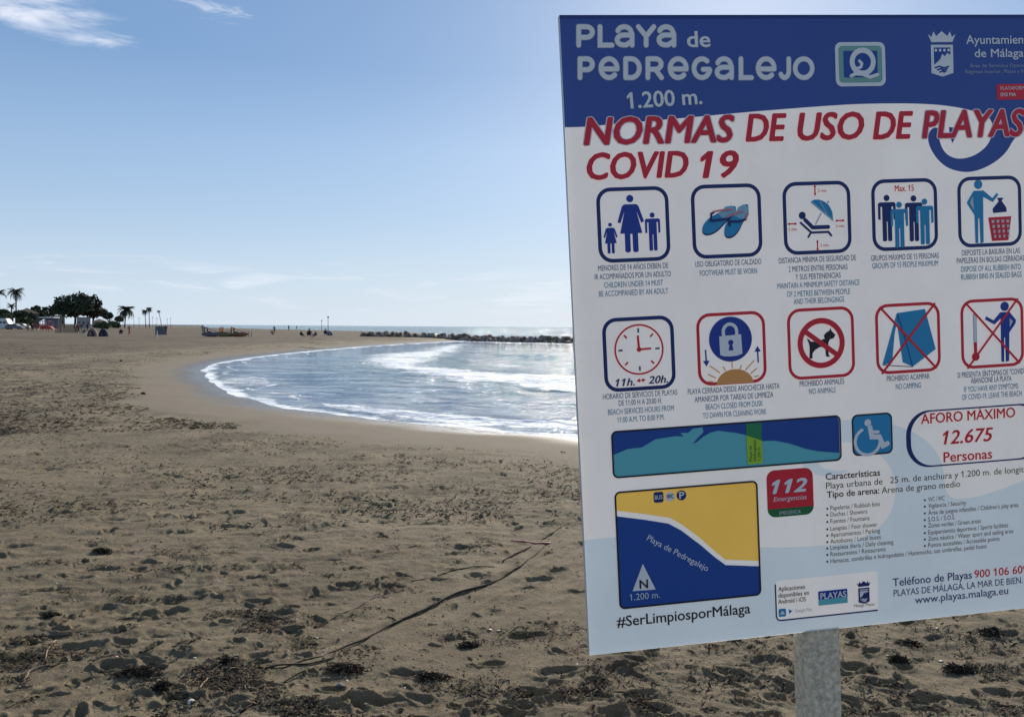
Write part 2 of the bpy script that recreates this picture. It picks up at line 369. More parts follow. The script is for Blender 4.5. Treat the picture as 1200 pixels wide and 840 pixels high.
def MX(f, a, b, mode='MIX'):
    n = N(t, 'ShaderNodeMixRGB', blend_type=mode)
    for i, v in enumerate((f, a, b)):
        if isinstance(v, (int, float)): n.inputs[i].default_value = v
        elif isinstance(v, tuple): n.inputs[i].default_value = (*v, 1)
        else: t.links.new(v, n.inputs[i])
    return n.outputs[0]
DRY0, DRY1 = (0.185, 0.141, 0.084), (0.325, 0.256, 0.158)
c_dry = RP(NZ(0.9, 8, .7), (0.3, DRY0), (0.7, DRY1))
c_dry = MX(0.7, c_dry, RP(NZ(14, 7, .75), (0.3, (.62, .60, .57)), (0.66, (1.12, 1.12, 1.12))), 'MULTIPLY')
c_dry = MX(0.8, c_dry, RP(NZ(160, 5, .8), (0.30, (.55, .53, .50)), (0.62, (1.1, 1.1, 1.1)), (0.8, (1.5, 1.5, 1.5))), 'MULTIPLY')
map2 = N(t, 'ShaderNodeMapping', inputs={'Scale': (1.0, 1.0, 1.0)}); t.links.new(geo.outputs['Position'], map2.inputs[0])
streak = RP(NZ(2.2, 9, .74, map2.outputs[0]), (0.555, (0, 0, 0)), (0.66, (1, 1, 1)))      # dark specks: weed bits, and shade of trodden sand put into the colour
c_dry = MX(M(t, 'MULTIPLY', streak, M(t, 'ADD', 0.40, M(t, 'MULTIPLY', AT(t, 'weedy'), 0.2))), c_dry, (0.040, 0.032, 0.024))
mp4 = N(t, 'ShaderNodeMapping', inputs={'Scale': (1.9, 0.60, 1.0)}); t.links.new(geo.outputs['Position'], mp4.inputs[0])
spk = M(t, 'MULTIPLY', RP(NZ(1.0, 4, .62, mp4.outputs[0]), (0.505, (0, 0, 0)), (0.565, (1, 1, 1))), RP(NZ(0.16, 4, .6), (0.42, (.35, .35, .35)), (0.54, (1, 1, 1))))
mp5 = N(t, 'ShaderNodeMapping', inputs={'Scale': (0.42, 0.16, 1.0)}); t.links.new(geo.outputs['Position'], mp5.inputs[0])
spk2 = RP(NZ(1.0, 6, .70, mp5.outputs[0]), (0.50, (0, 0, 0)), (0.60, (1, 1, 1)))
c_wetb = MX(0.5, (0.188, 0.148, 0.100), RP(NZ(1.2, 5), (0.3, (.168, .130, .085)), (0.7, (.23, .182, .124))))
c_s = MX(AT(t, 'trodden'), c_wetb, c_dry)
mp3 = N(t, 'ShaderNodeMapping', inputs={'Scale': (0.10, 0.30, 1.0)}); t.links.new(geo.outputs['Position'], mp3.inputs[0])
c_s = MX(M(t, 'MULTIPLY', AT(t, 'brown'), 0.8), c_s, RP(NZ(1.0, 10, .75, mp3.outputs[0]), (0.40, (.070, .048, .028)), (0.66, (.19, .138, .083))))
c_s = MX(M(t, 'MULTIPLY', M(t, 'MAXIMUM', M(t, 'MULTIPLY', spk, 0.85), M(t, 'MULTIPLY', spk2, 0.55)), AT(t, 'coarse')), c_s, (0.052, 0.037, 0.022))
c_s = MX(M(t, 'MULTIPLY', AT(t, 'wet'), 0.55), c_s, (0.10, 0.078, 0.058))
t.links.new(c_s, B.inputs['Base Color'])
rg = M(t, 'SUBTRACT', 0.92, M(t, 'MULTIPLY', AT(t, 'wet'), 0.66)); t.links.new(rg, B.inputs['Roughness']); B.inputs['Specular IOR Level'].default_value = 0.25
h1 = M(t, 'ADD', M(t, 'MULTIPLY', NZ(260, 4, .7), 0.35), M(t, 'MULTIPLY', NZ(60, 7, .75), 1.0))
bp = N(t, 'ShaderNodeBump', inputs={'Strength': 0.9, 'Distance': 0.012}); t.links.new(h1, bp.inputs['Height'])
bp2 = N(t, 'ShaderNodeBump', inputs={'Distance': 0.10}); t.links.new(M(t, 'MULTIPLY', NZ(5.5, 9, .72), AT(t, 'trodden')), bp2.inputs['Height']); bp2.inputs['Strength'].default_value = 0.75
t.links.new(bp2.outputs[0], bp.inputs['Normal']); t.links.new(bp.outputs[0], B.inputs['Normal'])
me.materials.append(m)
tag(link('sand', me), kind='structure', label='brown trodden beach sand with footprints')

# ------------------------------------------------------------------ sea
wth = np.concatenate([np.linspace(R(-34), R(44), 760), np.linspace(R(44), R(326), 60)[1:-1]]); WN = len(wth)
wr = np.concatenate([1/np.linspace(1/9.0, 1/150.0, 300), np.geomspace(153, 30000, 70)]); WR = len(wr)
X2, Y2 = polar(wth, wr); sd2 = shore_sd(X2, Y2); off = -sd2
cell2 = np.maximum(np.gradient(wr)[:, None]*np.ones((1, WN)), wr[:, None]*(wth[1]-wth[0]))
def o2(lam, amp, seed, sx=1, sy=1, ang=0.0):
    c, s = math.cos(ang), math.sin(ang); w = np.clip(lam*min(sx, sy)/(2.2*cell2)-0.5, 0, 1)
    return gn((X2*c+Y2*s)/(lam*sx)+seed*3.3, (-X2*s+Y2*c)/(lam*sy)+seed, seed)*amp*w
deep = sstep(off, 0.3, 5)
Zw = deep*(o2(5.0, 0.085, 50, 2.4, .8, -.15)+o2(2.1, 0.055, 51, 2.2, .8, -.25)+o2(0.8, 0.020, 52, 1.8, .8, .1)+o2(0.33, 0.008, 53, 1.5, .8))
def pw(l): return [xy(*p) for p in l]
surf = pw([(416, 421), (428, 416), (452, 413.5), (480, 412), (500, 406), (545, 401), (556, 404), (548, 411), (522, 419), (505, 428), (560, 434), (620, 438), (690, 440), (760, 442), (760, 468), (690, 462), (640, 459), (590, 455), (545, 449), (500, 443), (462, 434), (428, 429)])
dsu = seg_dist(X2, Y2, surf, True); dsu = np.where(inside(X2, Y2, surf), dsu, -dsu)
scale_r = np.hypot(X2, Y2)/45.0
foam = sstep(dsu/scale_r, -2.6, 2.6)*0.79
front = seg_dist(X2, Y2, pw([(462, 434.5), (500, 443), (545, 449), (590, 455), (640, 459), (690, 462), (780, 468)]))
Zw += 0.07*np.exp(-(front/0.8)**2)*(1+1.1*gn(X2/0.8, Y2/0.8, 60))*.45+0.05*sstep(dsu, -0.5, 2)*gn(X2/0.9, Y2/0.9, 61)
crest = [(590, 415.5), (612, 417), (645, 419.5)]; dc = seg_dist(X2, Y2, pw(crest)); Zw += 0.16*np.exp(-(dc/0.9)**2)*(1+.6*gn(X2/.8, Y2/.8, 71))
crest2 = seg_dist(X2, Y2, pw([(572, 450.5), (600, 453)])); Zw += 0.08*np.exp(-(crest2/0.5)**2); foam *= 1-0.75*np.exp(-(crest2/0.45)**2)
# shore break running along the near edge, then the lace at the very edge
brk = seg_dist(X2, Y2, pw([(395, 476), (440, 482), (480, 486), (520, 490), (580, 494.5), (640, 497.5), (700, 499), (800, 503), (950, 508)]))
right = sstep(X2, -7, -1.0)
Zw += (0.04+0.10*right)*np.exp(-(brk/0.35)**2)*(1+0.7*gn(X2/.5, Y2/.5, 62))*deep**.3
foam = np.maximum(foam, sstep(brk/(0.30+0.55*right), 1.7, 0.2)*(0.62+0.25*right))
ew = (0.30+0.011*np.hypot(X2, Y2))*(1+0.9*gn(X2/1.7, Y2/1.7, 80)); edge = np.exp(-(off/np.maximum(ew, .08))**2)*0.92
foam = np.maximum(foam, 0.60*np.exp(-((off-1.5-0.9*gn(X2/3, Y2/3, 81))/0.28)**2)*(X2 > -22))
foam = np.maximum(foam, edge)
foam = np.maximum(foam, 0.42*sstep(off, 3.2, 0.4)*(off > 0)*sstep(X2, -30, -4))
tipx, tipy = xy(262, 447); foam = np.maximum(foam, 0.60*np.exp(-(((X2-tipx)/4.5)**2+((Y2-tipy)/5.0)**2)))
farf = seg_dist(X2, Y2, pw([(548, 400), (600, 401.5), (690, 403.5), (800, 406)])); foam = np.maximum(foam, 0.62*np.exp(-(farf/4.0)**2))
farf = seg_dist(X2, Y2, pw([(560, 409), (640, 411), (700, 413)])); foam = np.maximum(foam, 0.40*np.exp(-(farf/5.0)**2))
foam = np.maximum(foam, 0.33*sstep(off, 1, 4)*(np.hypot(X2, Y2) < 110))
farf = seg_dist(X2, Y2, [(-17, 135), (-30, 190), (-60, 260)]); foam = np.maximum(foam, 0.5*np.exp(-(farf/5)**2))
Zw *= np.where(np.hypot(X2, Y2) > 200, 0.8, 1.0)
me = mesh_np('sea', np.stack([X2, Y2, Zw], -1).reshape(-1, 3), grid_faces(WR, WN)[:, ::-1]); me.polygons.foreach_set('use_smooth', np.ones(len(me.polygons), bool))
attr(me, 'foam', foam); attr(me, 'open_sea', sstep(np.hypot(X2, Y2), 118, 150)); attr(me, 'shallow', sstep(off, 14, 0)*(np.hypot(X2, Y2) < 130))
m = bpy.data.materials.new('sea_water'); m.use_nodes = True; t = m.node_tree; B = t.nodes['Principled BSDF']; geo = N(t, 'ShaderNodeNewGeometry')
mp = N(t, 'ShaderNodeMapping', inputs={'Scale': (0.55, 1.5, 1.0)}); t.links.new(geo.outputs['Position'], mp.inputs[0])
fm = AT(t, 'foam')
fn = M(t, 'ADD', M(t, 'MULTIPLY', NZ(1.1, 9, .76, mp.outputs[0]), 0.62), M(t, 'MULTIPLY', NZ(5.0, 6, .75, mp.outputs[0]), 0.38))
fn = M(t, 'ADD', 0.5, M(t, 'MULTIPLY', M(t, 'SUBTRACT', fn, 0.5), 2.8))
ff = N(t, 'ShaderNodeMapRange', interpolation_type='SMOOTHSTEP', inputs={1: 0.515, 2: 0.595}); t.links.new(M(t, 'ADD', M(t, 'MULTIPLY', fm, 0.52), M(t, 'MULTIPLY', fn, 0.5)), ff.inputs[0])
wc = MX(AT(t, 'shallow'), (0.035, 0.16, 0.19), (0.17, 0.26, 0.35))
t.links.new(MX(ff.outputs[0], wc, (0.88, 0.90, 0.92)), B.inputs['Base Color'])
t.links.new(M(t, 'ADD', 0.09, M(t, 'MULTIPLY', ff.outputs[0], 0.6)), B.inputs['Roughness']); B.inputs['IOR'].default_value = 1.33
mpw = N(t, 'ShaderNodeMapping', inputs={'Scale': (0.75, 1.15, 1.0)}); t.links.new(geo.outputs['Position'], mpw.inputs[0])
hfar = N(t, 'ShaderNodeMapping', inputs={'Scale': (0.05, 0.10, 1.0)}); t.links.new(geo.outputs['Position'], hfar.inputs[0])
hh = M(t, 'ADD', M(t, 'MULTIPLY', NZ(0.42, 12, .56, mpw.outputs[0]), 1.0), M(t, 'MULTIPLY', NZ(1.8, 5, .55, mpw.outputs[0]), 0.22))
hh = M(t, 'ADD', hh, M(t, 'MULTIPLY', M(t, 'MULTIPLY', NZ(1.0, 8, .62, hfar.outputs[0]), 3.2), AT(t, 'open_sea')))
bp = N(t, 'ShaderNodeBump', inputs={"Strength": 1.0, "Distance": 1.15}); t.links.new(hh, bp.inputs['Height'])
bf = N(t, 'ShaderNodeBump', inputs={'Distance': 0.04}); t.links.new(M(t, 'MULTIPLY', ff.outputs[0], NZ(5, 6, .7)), bf.inputs['Height']); t.links.new(bp.outputs[0], bf.inputs['Normal']); t.links.new(bf.outputs[0], B.inputs['Normal'])
me.materials.append(m)
tag(link('sea', me), kind='structure', label='grey blue sea with white surf in the small bay')

# ------------------------------------------------------------------ the sign: pose in metres
UN = 0.172                                                      # one pictogram is this wide
_rv = Vector((0.046, -0.128, -0.054)); _rv = Vector((0.0462, -0.1280, -0.0545))
Rs = Matrix.Rotation(_rv.length, 3, _rv.normalized())
Ts = Vector((1.647, -1.815, 10.412))*UN
CV = CM3 @ Matrix.Diagonal((1, -1, -1))
SX = (CV @ Rs @ Vector((1, 0, 0))); SY = (CV @ Rs @ Vector((0, 1, 0))); SN = -(CV @ Rs @ Vector((0, 0, 1)))   # right, down, towards the reader
SO = Vector((0, 0, EYE)) + CV @ Ts                               # centre of the first pictogram
def uv(px, py):
    """photograph -> board coordinates (units of one pictogram, v downwards)"""
    o = Vector((0, 0, EYE)); d = ray(px, py); t = (SO-o).dot(SN)/d.dot(SN); p = o+d*t-SO
    return (p.dot(SX)/UN, p.dot(SY)/UN)
post_u = uv(963, 742)[0]
def board(u, v, w=0.0): return SO+SX*(u*UN)+SY*(v*UN)+SN*w
g0 = board(post_u, 6.0); 
foot = g0.copy()
for _ in range(60):
    if foot.z <= sand_z(foot.x, foot.y)-0.02: break
    foot += SY*0.02
sign = empty('beach_rules_sign', foot, 0, 'large white and blue beach rules board in Spanish on a mottled grey metal post', 'sign')
sign.matrix_world = Matrix(((SX.x, -SN.x, -SY.x, foot.x), (SX.y, -SN.y, -SY.y, foot.y), (SX.z, -SN.z, -SY.z, foot.z), (0, 0, 0, 1)))
bpy.context.view_layer.update()
fu, fv = (foot-SO).dot(SX)/UN, (foot-SO).dot(SY)/UN
fw = (foot-SO).dot(SN)
def loc3(u, v, w=0.0): return ((u-fu)*UN, -(w-fw), -(v-fv)*UN)     # board coords -> coordinates of the sign empty
def ink(name, c, rough=0.42): return mat('print_'+name, c, rough, 0.35)
WHITE = ink('white', (.93, .91, .88)); HALO = ink('halo', (.95, .86, .85)); NAVY = ink('navy', (.012, .035, .17)); HEAD = ink('header_blue', (.028, .085, .36))
RED = ink('red', (.86, .030, .055)); CYAN = ink('cyan_blue', (.03, .32, .58)); LBLUE = ink('pale_blue', (.69, .73, .74)); BLACK = ink('black', (.02, .02, .03))
TEAL = ink('teal', (.16, .58, .60)); YEL = ink('yellow', (.90, .56, .09)); GREEN = ink('green', (.02, .18, .06)); LIME = ink('lime', (.42, .68, .05)); DGREEN = ink('dark_green', (.03, .26, .10))
SKYB = ink('light_cyan', (.30, .56, .68)); ORANGE = ink('orange', (.98, .42, .12)); GREYP = ink('grey', (.45, .47, .50)); MGREEN = ink('mint', (.25, .48, .42)); PINK = ink('pink', (.75, .25, .30)); TYPE = ink('caption_blue', (.02, .12, .27)); TYPEC = ink('caption_cyan', (.03, .24, .42))
NAVY2 = ink('sea_blue', (.016, .085, .36))
def board_mat(name, c, fac=0.17, rough=0.4):
    """board sheet; translucency added so the sun behind lifts its shaded face"""
    m = bpy.data.materials.new(name); m.use_nodes = True; t = m.node_tree; b = t.nodes['Principled BSDF']; b.inputs['Roughness'].default_value = rough; b.inputs['Specular IOR Level'].default_value = 0.5
    tcn = N(t, 'ShaderNodeTexCoord'); n = N(t, 'ShaderNodeTexNoise', inputs={'Scale': 3.0, 'Detail': 7.0, 'Roughness': 0.7}); t.links.new(tcn.outputs['Object'], n.inputs['Vector'])
    r = N(t, 'ShaderNodeValToRGB'); r.color_ramp.elements[0].position = .35; r.color_ramp.elements[1].position = .65; r.color_ramp.elements[0].color = (*[q*.93 for q in c], 1); r.color_ramp.elements[1].color = (*[min(1, q*1.02) for q in c], 1)
    t.links.new(n.outputs['Fac'], r.inputs[0]); t.links.new(r.outputs[0], b.inputs['Base Color'])
    n2_ = N(t, 'ShaderNodeTexNoise', inputs={'Scale': 2.2, 'Detail': 2.0}); t.links.new(tcn.outputs['Object'], n2_.inputs['Vector']); bp_ = N(t, 'ShaderNodeBump', inputs={'Strength': .35, 'Distance': .02}); t.links.new(n2_.outputs['Fac'], bp_.inputs['Height']); t.links.new(bp_.outputs[0], b.inputs['Normal'])
    tr = N(t, 'ShaderNodeBsdfTranslucent'); t.links.new(r.outputs[0], tr.inputs[0]); mxs = N(t, 'ShaderNodeMixShader', inputs={0: fac}); t.links.new(b.outputs[0], mxs.inputs[1]); t.links.new(tr.outputs[0], mxs.inputs[2]); t.links.new(mxs.outputs[0], t.nodes['Material Output'].inputs[0]); return m  # translucent share added to brighten the side turned from the sun
class Pr:
    """flat print: layers of thin filled shapes on the board"""
    def __init__(s): s.v = []; s.f = []; s.mi = []; s.ms = []
    def mid(s, m):
        if m not in s.ms: s.ms.append(m)
        return s.ms.index(m)
    def poly(s, pts, m, w):
        """pts in board coords, w = layer number"""
        if len(pts) < 3: return s
        tr = tessellate_polygon([[Vector((p[0], p[1], 0)) for p in pts]]); b = len(s.v); s.v += [loc3(p[0], p[1], w*0.00035) for p in pts]
        for a in tr:
            p0, p1, p2 = (pts[i] for i in a)
            if (p1[0]-p0[0])*(p2[1]-p0[1])-(p1[1]-p0[1])*(p2[0]-p0[0]) > 0: a = (a[0], a[2], a[1])
            s.f.append((b+a[2], b+a[1], b+a[0]) if False else (b+a[0], b+a[1], b+a[2])); s.mi.append(s.mid(m))
        return s
    def px(s, pts, m, w): return s.poly([uv(*p) for p in pts], m, w)
    def strip(s, pts, r, m, w, closed=False, cap=True):
        """stroke of width 2r along pts with round ends, one ribbon without overlaps"""
        n = len(pts)
        if n < 2: return s
        L = []; Rr = []
        for i in range(n):
            if closed: a, b = pts[(i-1) % n], pts[(i+1) % n]
            else: a, b = pts[max(i-1, 0)], pts[min(i+1, n-1)]
            d1 = Vector((pts[i][0]-a[0], pts[i][1]-a[1])); d2 = Vector((b[0]-pts[i][0], b[1]-pts[i][1]))
            d1 = d1.normalized() if d1.length > 1e-9 else d2.normalized(); d2 = d2.normalized() if d2.length > 1e-9 else d1
            d = (d1+d2); d = d.normalized() if d.length > 1e-6 else d1
            k = 1/max(0.5, abs(d.dot(d1))); nn = Vector((-d.y, d.x))*r*k
            L.append((pts[i][0]+nn.x, pts[i][1]+nn.y)); Rr.append((pts[i][0]-nn.x, pts[i][1]-nn.y))
        for i in range(n if closed else n-1):
            j = (i+1) % n; s.poly([L[i], L[j], Rr[j], Rr[i]], m, w)
        if cap and not closed:
            for e, o in ((0, 1), (n-1, n-2)):
                a0 = math.atan2(pts[e][1]-pts[o][1], pts[e][0]-pts[o][0])
                s.poly([(pts[e][0]+r*math.cos(a0+t), pts[e][1]+r*math.sin(a0+t)) for t in np.linspace(-PI/2, PI/2, 9)], m, w)
        return s
    def disc(s, c, r, m, w, n=40, ry=None):
        return s.poly([(c[0]+r*math.cos(2*PI*i/n), c[1]+(ry or r)*math.sin(2*PI*i/n)) for i in range(n)], m, w)
    def ring(s, c, r, th, m, w, n=48):
        return s.strip([(c[0]+r*math.cos(2*PI*i/n), c[1]+r*math.sin(2*PI*i/n)) for i in range(n)], th/2, m, w, True)
    def mesh(s, name):
        me = bpy.data.meshes.new(name); me.from_pydata(s.v, [], s.f)
        for q in s.ms: me.materials.append(q)
        me.polygons.foreach_set('material_index', s.mi); me.update(); return me
    def build(s, name, parent, label=None):
        o = link(name, s.mesh(name), None, parent)
        if label: o['label'] = label
        return o
def rrect(x0, y0, x1, y1, r, n=7):
    P = []
    for cx, cy, a in ((x1-r, y0+r, -90), (x1-r, y1-r, 0), (x0+r, y1-r, 90), (x0+r, y0+r, 180)):
        for i in range(n): t = R(a+90*i/(n-1)); P.append((cx+r*math.cos(t), cy+r*math.sin(t)))
    return P
def border(p, x0, y0, x1, y1, r, th, m, w): p.strip(rrect(x0, y0, x1, y1, r), th/2, m, w, True)

_txt_cache = {}
def glyphs(s):
    """outline of a line of text, with a flag added to every figure one"""
    if s in _txt_cache: return _txt_cache[s]
    def raw_(q):
        cu = bpy.data.curves.new('t', 'FONT'); cu.body = q; cu.size = 1.0; cu.resolution_u = 3
        ob = bpy.data.objects.new('t', cu); COL.objects.link(ob); dg = bpy.context.evaluated_depsgraph_get()
        me = bpy.data.meshes.new_from_object(ob.evaluated_get(dg)); v = [tuple(z.co) for z in me.vertices]; f = [tuple(z.vertices) for z in me.polygons]
        bpy.data.objects.remove(ob); bpy.data.curves.remove(cu); bpy.data.meshes.remove(me); return v, f
    v, f = raw_(s)
    for i, ch in enumerate(s):
        if ch != '1': continue
        pv_ = raw_(s[:i].rstrip())[0] if s[:i].strip() else []; xm = max([z[0] for z in pv_])+1e-4 if pv_ else -1e9; nn = [z for z in raw_(s[:i+1])[0] if z[0] > xm]; x0 = min(z[0] for z in nn); y1 = max(z[1] for z in nn); b = len(v)
        v += [(x0+.01, y1, 0), (x0+.01, y1-.13, 0), (x0-.13, y1-.25, 0), (x0-.13, y1-.15, 0)]; f.append((b, b+3, b+2, b+1))
    _txt_cache[s] = (v, f); return v, f
_cap = [v[1] for v in glyphs('H')[0]]; CAPH = max(_cap)-min(_cap)
def text(p, s, a, b, cap, m, w, bold=0.0, shear=0.0, halo=None, rot=0.0):
    """a = board point of the left end of the baseline, b = u of the right end, cap = height of capitals"""
    sc = cap/CAPH; v, f = glyphs(s)
    if not v: return
    v = [(q[0]+shear*q[1], q[1]) for q in v]; x0 = min(q[0] for q in v); x1 = max(q[0] for q in v); kx = (b-a[0])/(x1-x0); c, sn = math.cos(rot), math.sin(rot)
    def copies(rad, n, lay, mm):
        idx = p.mid(mm)
        for k in range(n+1 if rad > 0 else 1):
            ox = 0 if k == n or rad == 0 else rad*cap*1.3*math.cos(2*PI*k/n); oy = 0 if k == n or rad == 0 else rad*cap*1.3*math.sin(2*PI*k/n)*.7; base = len(p.v)
            for q in v:
                dx = (q[0]-x0)*kx+ox; dy = -q[1]*sc+oy; p.v.append(loc3(a[0]+dx*c-dy*sn, a[1]+dx*sn+dy*c, lay*0.00035+k*0.00002))
            for q in f: p.f.append(tuple(base+i for i in q)); p.mi.append(idx)
    if halo: copies(bold+halo[0], 10, w, halo[1])
    copies(bold, 6, w+1, m)
def tpx(p, s, x0, y0, x1, cap, m, w, **k):
    """text whose baseline starts at photograph pixel (x0, y0), ends at column x1; cap in pixels there"""
    a = uv(x0, y0); c = uv(x0, y0-cap); h = abs(c[1]-a[1]); yy = y0; u1 = a[0]
    # the column x1 on the same board row
    lo, hi = y0-60, y0+40
    for _ in range(24):
        mid = (lo+hi)/2
        if uv(x1, mid)[1] < a[1]: lo = mid
        else: hi = mid
    text(p, s, a, uv(x1, (lo+hi)/2)[0], h, m, w, **k)

# --- board and post
PW, PE, PT, PB = -0.885, 6.18, uv(653, 18)[1], uv(695, 767)[1]
T_ = 0.004
pm = board_mat('board_white', (.86, .83, .80), .165); pmb = board_mat('board_pale_blue', (.64, .72, .77), .165); pmh = board_mat('board_header_blue', (.022, .052, .23), .165); pmy = board_mat('board_yellow', (.86, .54, .10), .165); pmt = board_mat('board_teal', (.11, .43, .46))
pl, pr_ = uv(944, 745)[0], uv(986, 745)[0]
bm = MB(); wp = 0.065
def pv(u, v, w): return loc3(u, v, w)
vt, vb = PB-0.03, fv+0.12/UN
def ring8(v):
    r = 0.006/UN; w0, w1 = -T_-0.001, -T_-0.001-wp; q = 0.006
    return [pv(pl+r, v, w0), pv(pr_-r, v, w0), pv(pr_, v, w0-q), pv(pr_, v, w1+q), pv(pr_-r, v, w1), pv(pl+r, v, w1), pv(pl, v, w1+q), pv(pl, v, w0-q)]
bm.add(ring8(vt)+ring8(vb), [tuple(range(8)), tuple(range(15, 7, -1))]+[(i, i+8, (i+1) % 8+8, (i+1) % 8) for i in range(8)])
galv = mat('galvanised_steel', (.66, .56, .41), 0.7, 0.2, 0.45, 75, 0.35, 90, 0.0)
o = bm.build('post', galv, sign); o['label'] = 'square mottled grey galvanised steel post'
# --- pale wave print over the lower part
def soft(P, n=2):
    for _ in range(n): P = [P[0]]+[tuple(P[i][j]*(.75 if k == 0 else .25)+P[i+1][j]*(.25 if k == 0 else .75) for j in (0, 1)) for i in range(len(P)-1) for k in (0, 1)]+[P[-1]]
    return P
lo_ = soft([uv(*q) for q in ((727, 634), (820, 638), (893, 641), (930, 641), (985, 638), (1012, 630), (1032, 617), (1045, 600), (1050, 578), (1049, 562), (1040, 540), (1020, 525), (1000, 519), (990, 518), (972, 521), (960, 530), (958, 545),
    (975, 552), (1000, 550), (970, 560), (945, 552), (935, 535), (945, 512), (965, 498), (990, 491), (1030, 493), (1065, 503), (1092, 520), (1106, 545), (1108, 584), (1137, 584), (1165, 576), (1200, 563), (1212, 556))])
lo_ = [(PW, uv(688, 632)[1])]+lo_+[(PE, uv(1200, 563)[1]-.25)]
def chamf(x0, y0, x1, y1, c): return [(x0+c, y0), (x1-c, y0), (x1, y0+c), (x1, y1-c), (x1-c, y1), (x0+c, y1), (x0, y1-c), (x0, y0+c)]
# corners of the maps and of the label, used again when they are printed
CM_ = (uv(715.5, 505)[0], uv(716, 505)[1], uv(986, 541.5)[0], (uv(985.5, 541.2)[1]+uv(716.5, 558.5)[1])/2)
BM_ = (uv(719.5, 575)[0], (uv(719.5, 575)[1]+uv(886, 563.5)[1])/2, uv(887, 563)[0], (uv(727, 711.5)[1]+uv(891, 698.5)[1])/2)
AL_ = (uv(907.5, 681)[0], uv(907.5, 681)[1], uv(1028, 671.5)[0], uv(910, 727.8)[1])
hd = soft([(PE, uv(1200, 150)[1])]+[uv(*q) for q in ((1200, 152), (1188, 163), (1180, 178), (1168, 189), (1154, 197), (1140, 201.5), (1128, 202), (1112, 198), (1100, 189), (1091, 176), (1087, 164), (1089, 154), (1095, 149), (1101, 151),
     (1100, 160), (1103, 172), (1109, 181), (1119, 186), (1131, 186), (1145, 181), (1157, 171), (1163, 158), (1164, 147), (1158, 136), (1140, 130), (1122, 126), (1100, 123), (1070, 121.5), (1040, 121.5), (1010, 122), (980, 123.5), (920, 128), (860, 133), (808, 138), (750, 143), (715, 146), (686, 149))]+[(PW, uv(662, 149.5)[1])])
mapc = chamf(BM_[0]+.012, BM_[1]+.012, BM_[2]-.012, BM_[3]-.012, .03)
inl = [q for q in lo_ if q[0] < mapc[7][0]]; outl = [q for q in lo_[5:] if q[0] > mapc[2][0]+.0]
k_ = next(i for i, q in enumerate(lo_) if q[0] > mapc[2][0]); outl = lo_[k_:]
yl_, yr_ = inl[-1][1], outl[0][1]
white = [hd[-1]]+hd[::-1][1:]+[(PE, lo_[-1][1])]+outl[::-1][1:]+[(mapc[2][0], yr_), mapc[2], mapc[1], mapc[0], mapc[7], (mapc[7][0], yl_)]+inl[::-1]
blue = inl+[(mapc[7][0], yl_), mapc[6], mapc[5], mapc[4], mapc[3], (mapc[2][0], yr_)]+outl+[(PE, PB), (PW, PB)]
cmc = chamf(CM_[0]+.012, CM_[1]+.012, CM_[2]-.012, CM_[3]-.012, .03); alc = rrect(AL_[0]+.02, AL_[1]-.004, AL_[2]+.004, AL_[3]-.02, .05)
def zone(loops, m, P):
    flat = [q for l in loops for q in l]; tr = tessellate_polygon([[Vector((q[0], q[1], 0)) for q in l] for l in loops]); b0 = len(P.v); P.v += [loc3(q[0], q[1]) for q in flat]
    for a_ in tr:
        p0, p1, p2 = (flat[i] for i in a_); ar = (p1[0]-p0[0])*(p2[1]-p0[1])-(p1[1]-p0[1])*(p2[0]-p0[0])
        if abs(ar) < 1e-12: continue
        if ar > 0: a_ = (a_[0], a_[2], a_[1])
        P.f.append(tuple(b0+i for i in a_)); P.mi.append(P.mid(m))
P = Pr(); zone([[(PW, PT), (PE, PT)]+hd], pmh, P)
zone([white], pm, P)
zone([blue, alc], pmb, P); zone([alc], pm, P); mtl = [uv(*z) for z in ((722, 598), (755, 602), (785, 606.5), (800, 615), (820, 630), (838, 646), (850, 655.5), (888, 657))]; mtl[0] = (mapc[7][0], mtl[0][1]); mtl[-1] = (mapc[2][0], mtl[-1][1])
zone([[mapc[7], mapc[0], mapc[1], mapc[2]]+mtl[::-1]], pmy, P); zone([mtl+[mapc[3], mapc[4], mapc[5], mapc[6]]], pm, P)
n0 = len(P.v); F_ = 0.018                                       # folded rim behind the sheet
P.v += [loc3(u, v, w) for w in (0.0, -F_) for u, v in ((PW-.001, PT-.001), (PE+.001, PT-.001), (PE+.001, PB+.001), (PW-.001, PB+.001))]
rim = mat('board_rim', (.62, .62, .62), .5, .4)
for i in range(4): j = (i+1) % 4; P.f.append((n0+i, n0+4+i, n0+4+j, n0+j)); P.mi.append(P.mid(rim))
o = P.build('panel', sign); o['label'] = 'board face with blue header, white middle and pale blue lower wave'
p = Pr(); p.px([(1112, 149), (1118, 150), (1121, 158), (1116, 168), (1113, 160)], HEAD, 1); p.build('header_wave_tip', sign, 'small blue curl inside the header wave')
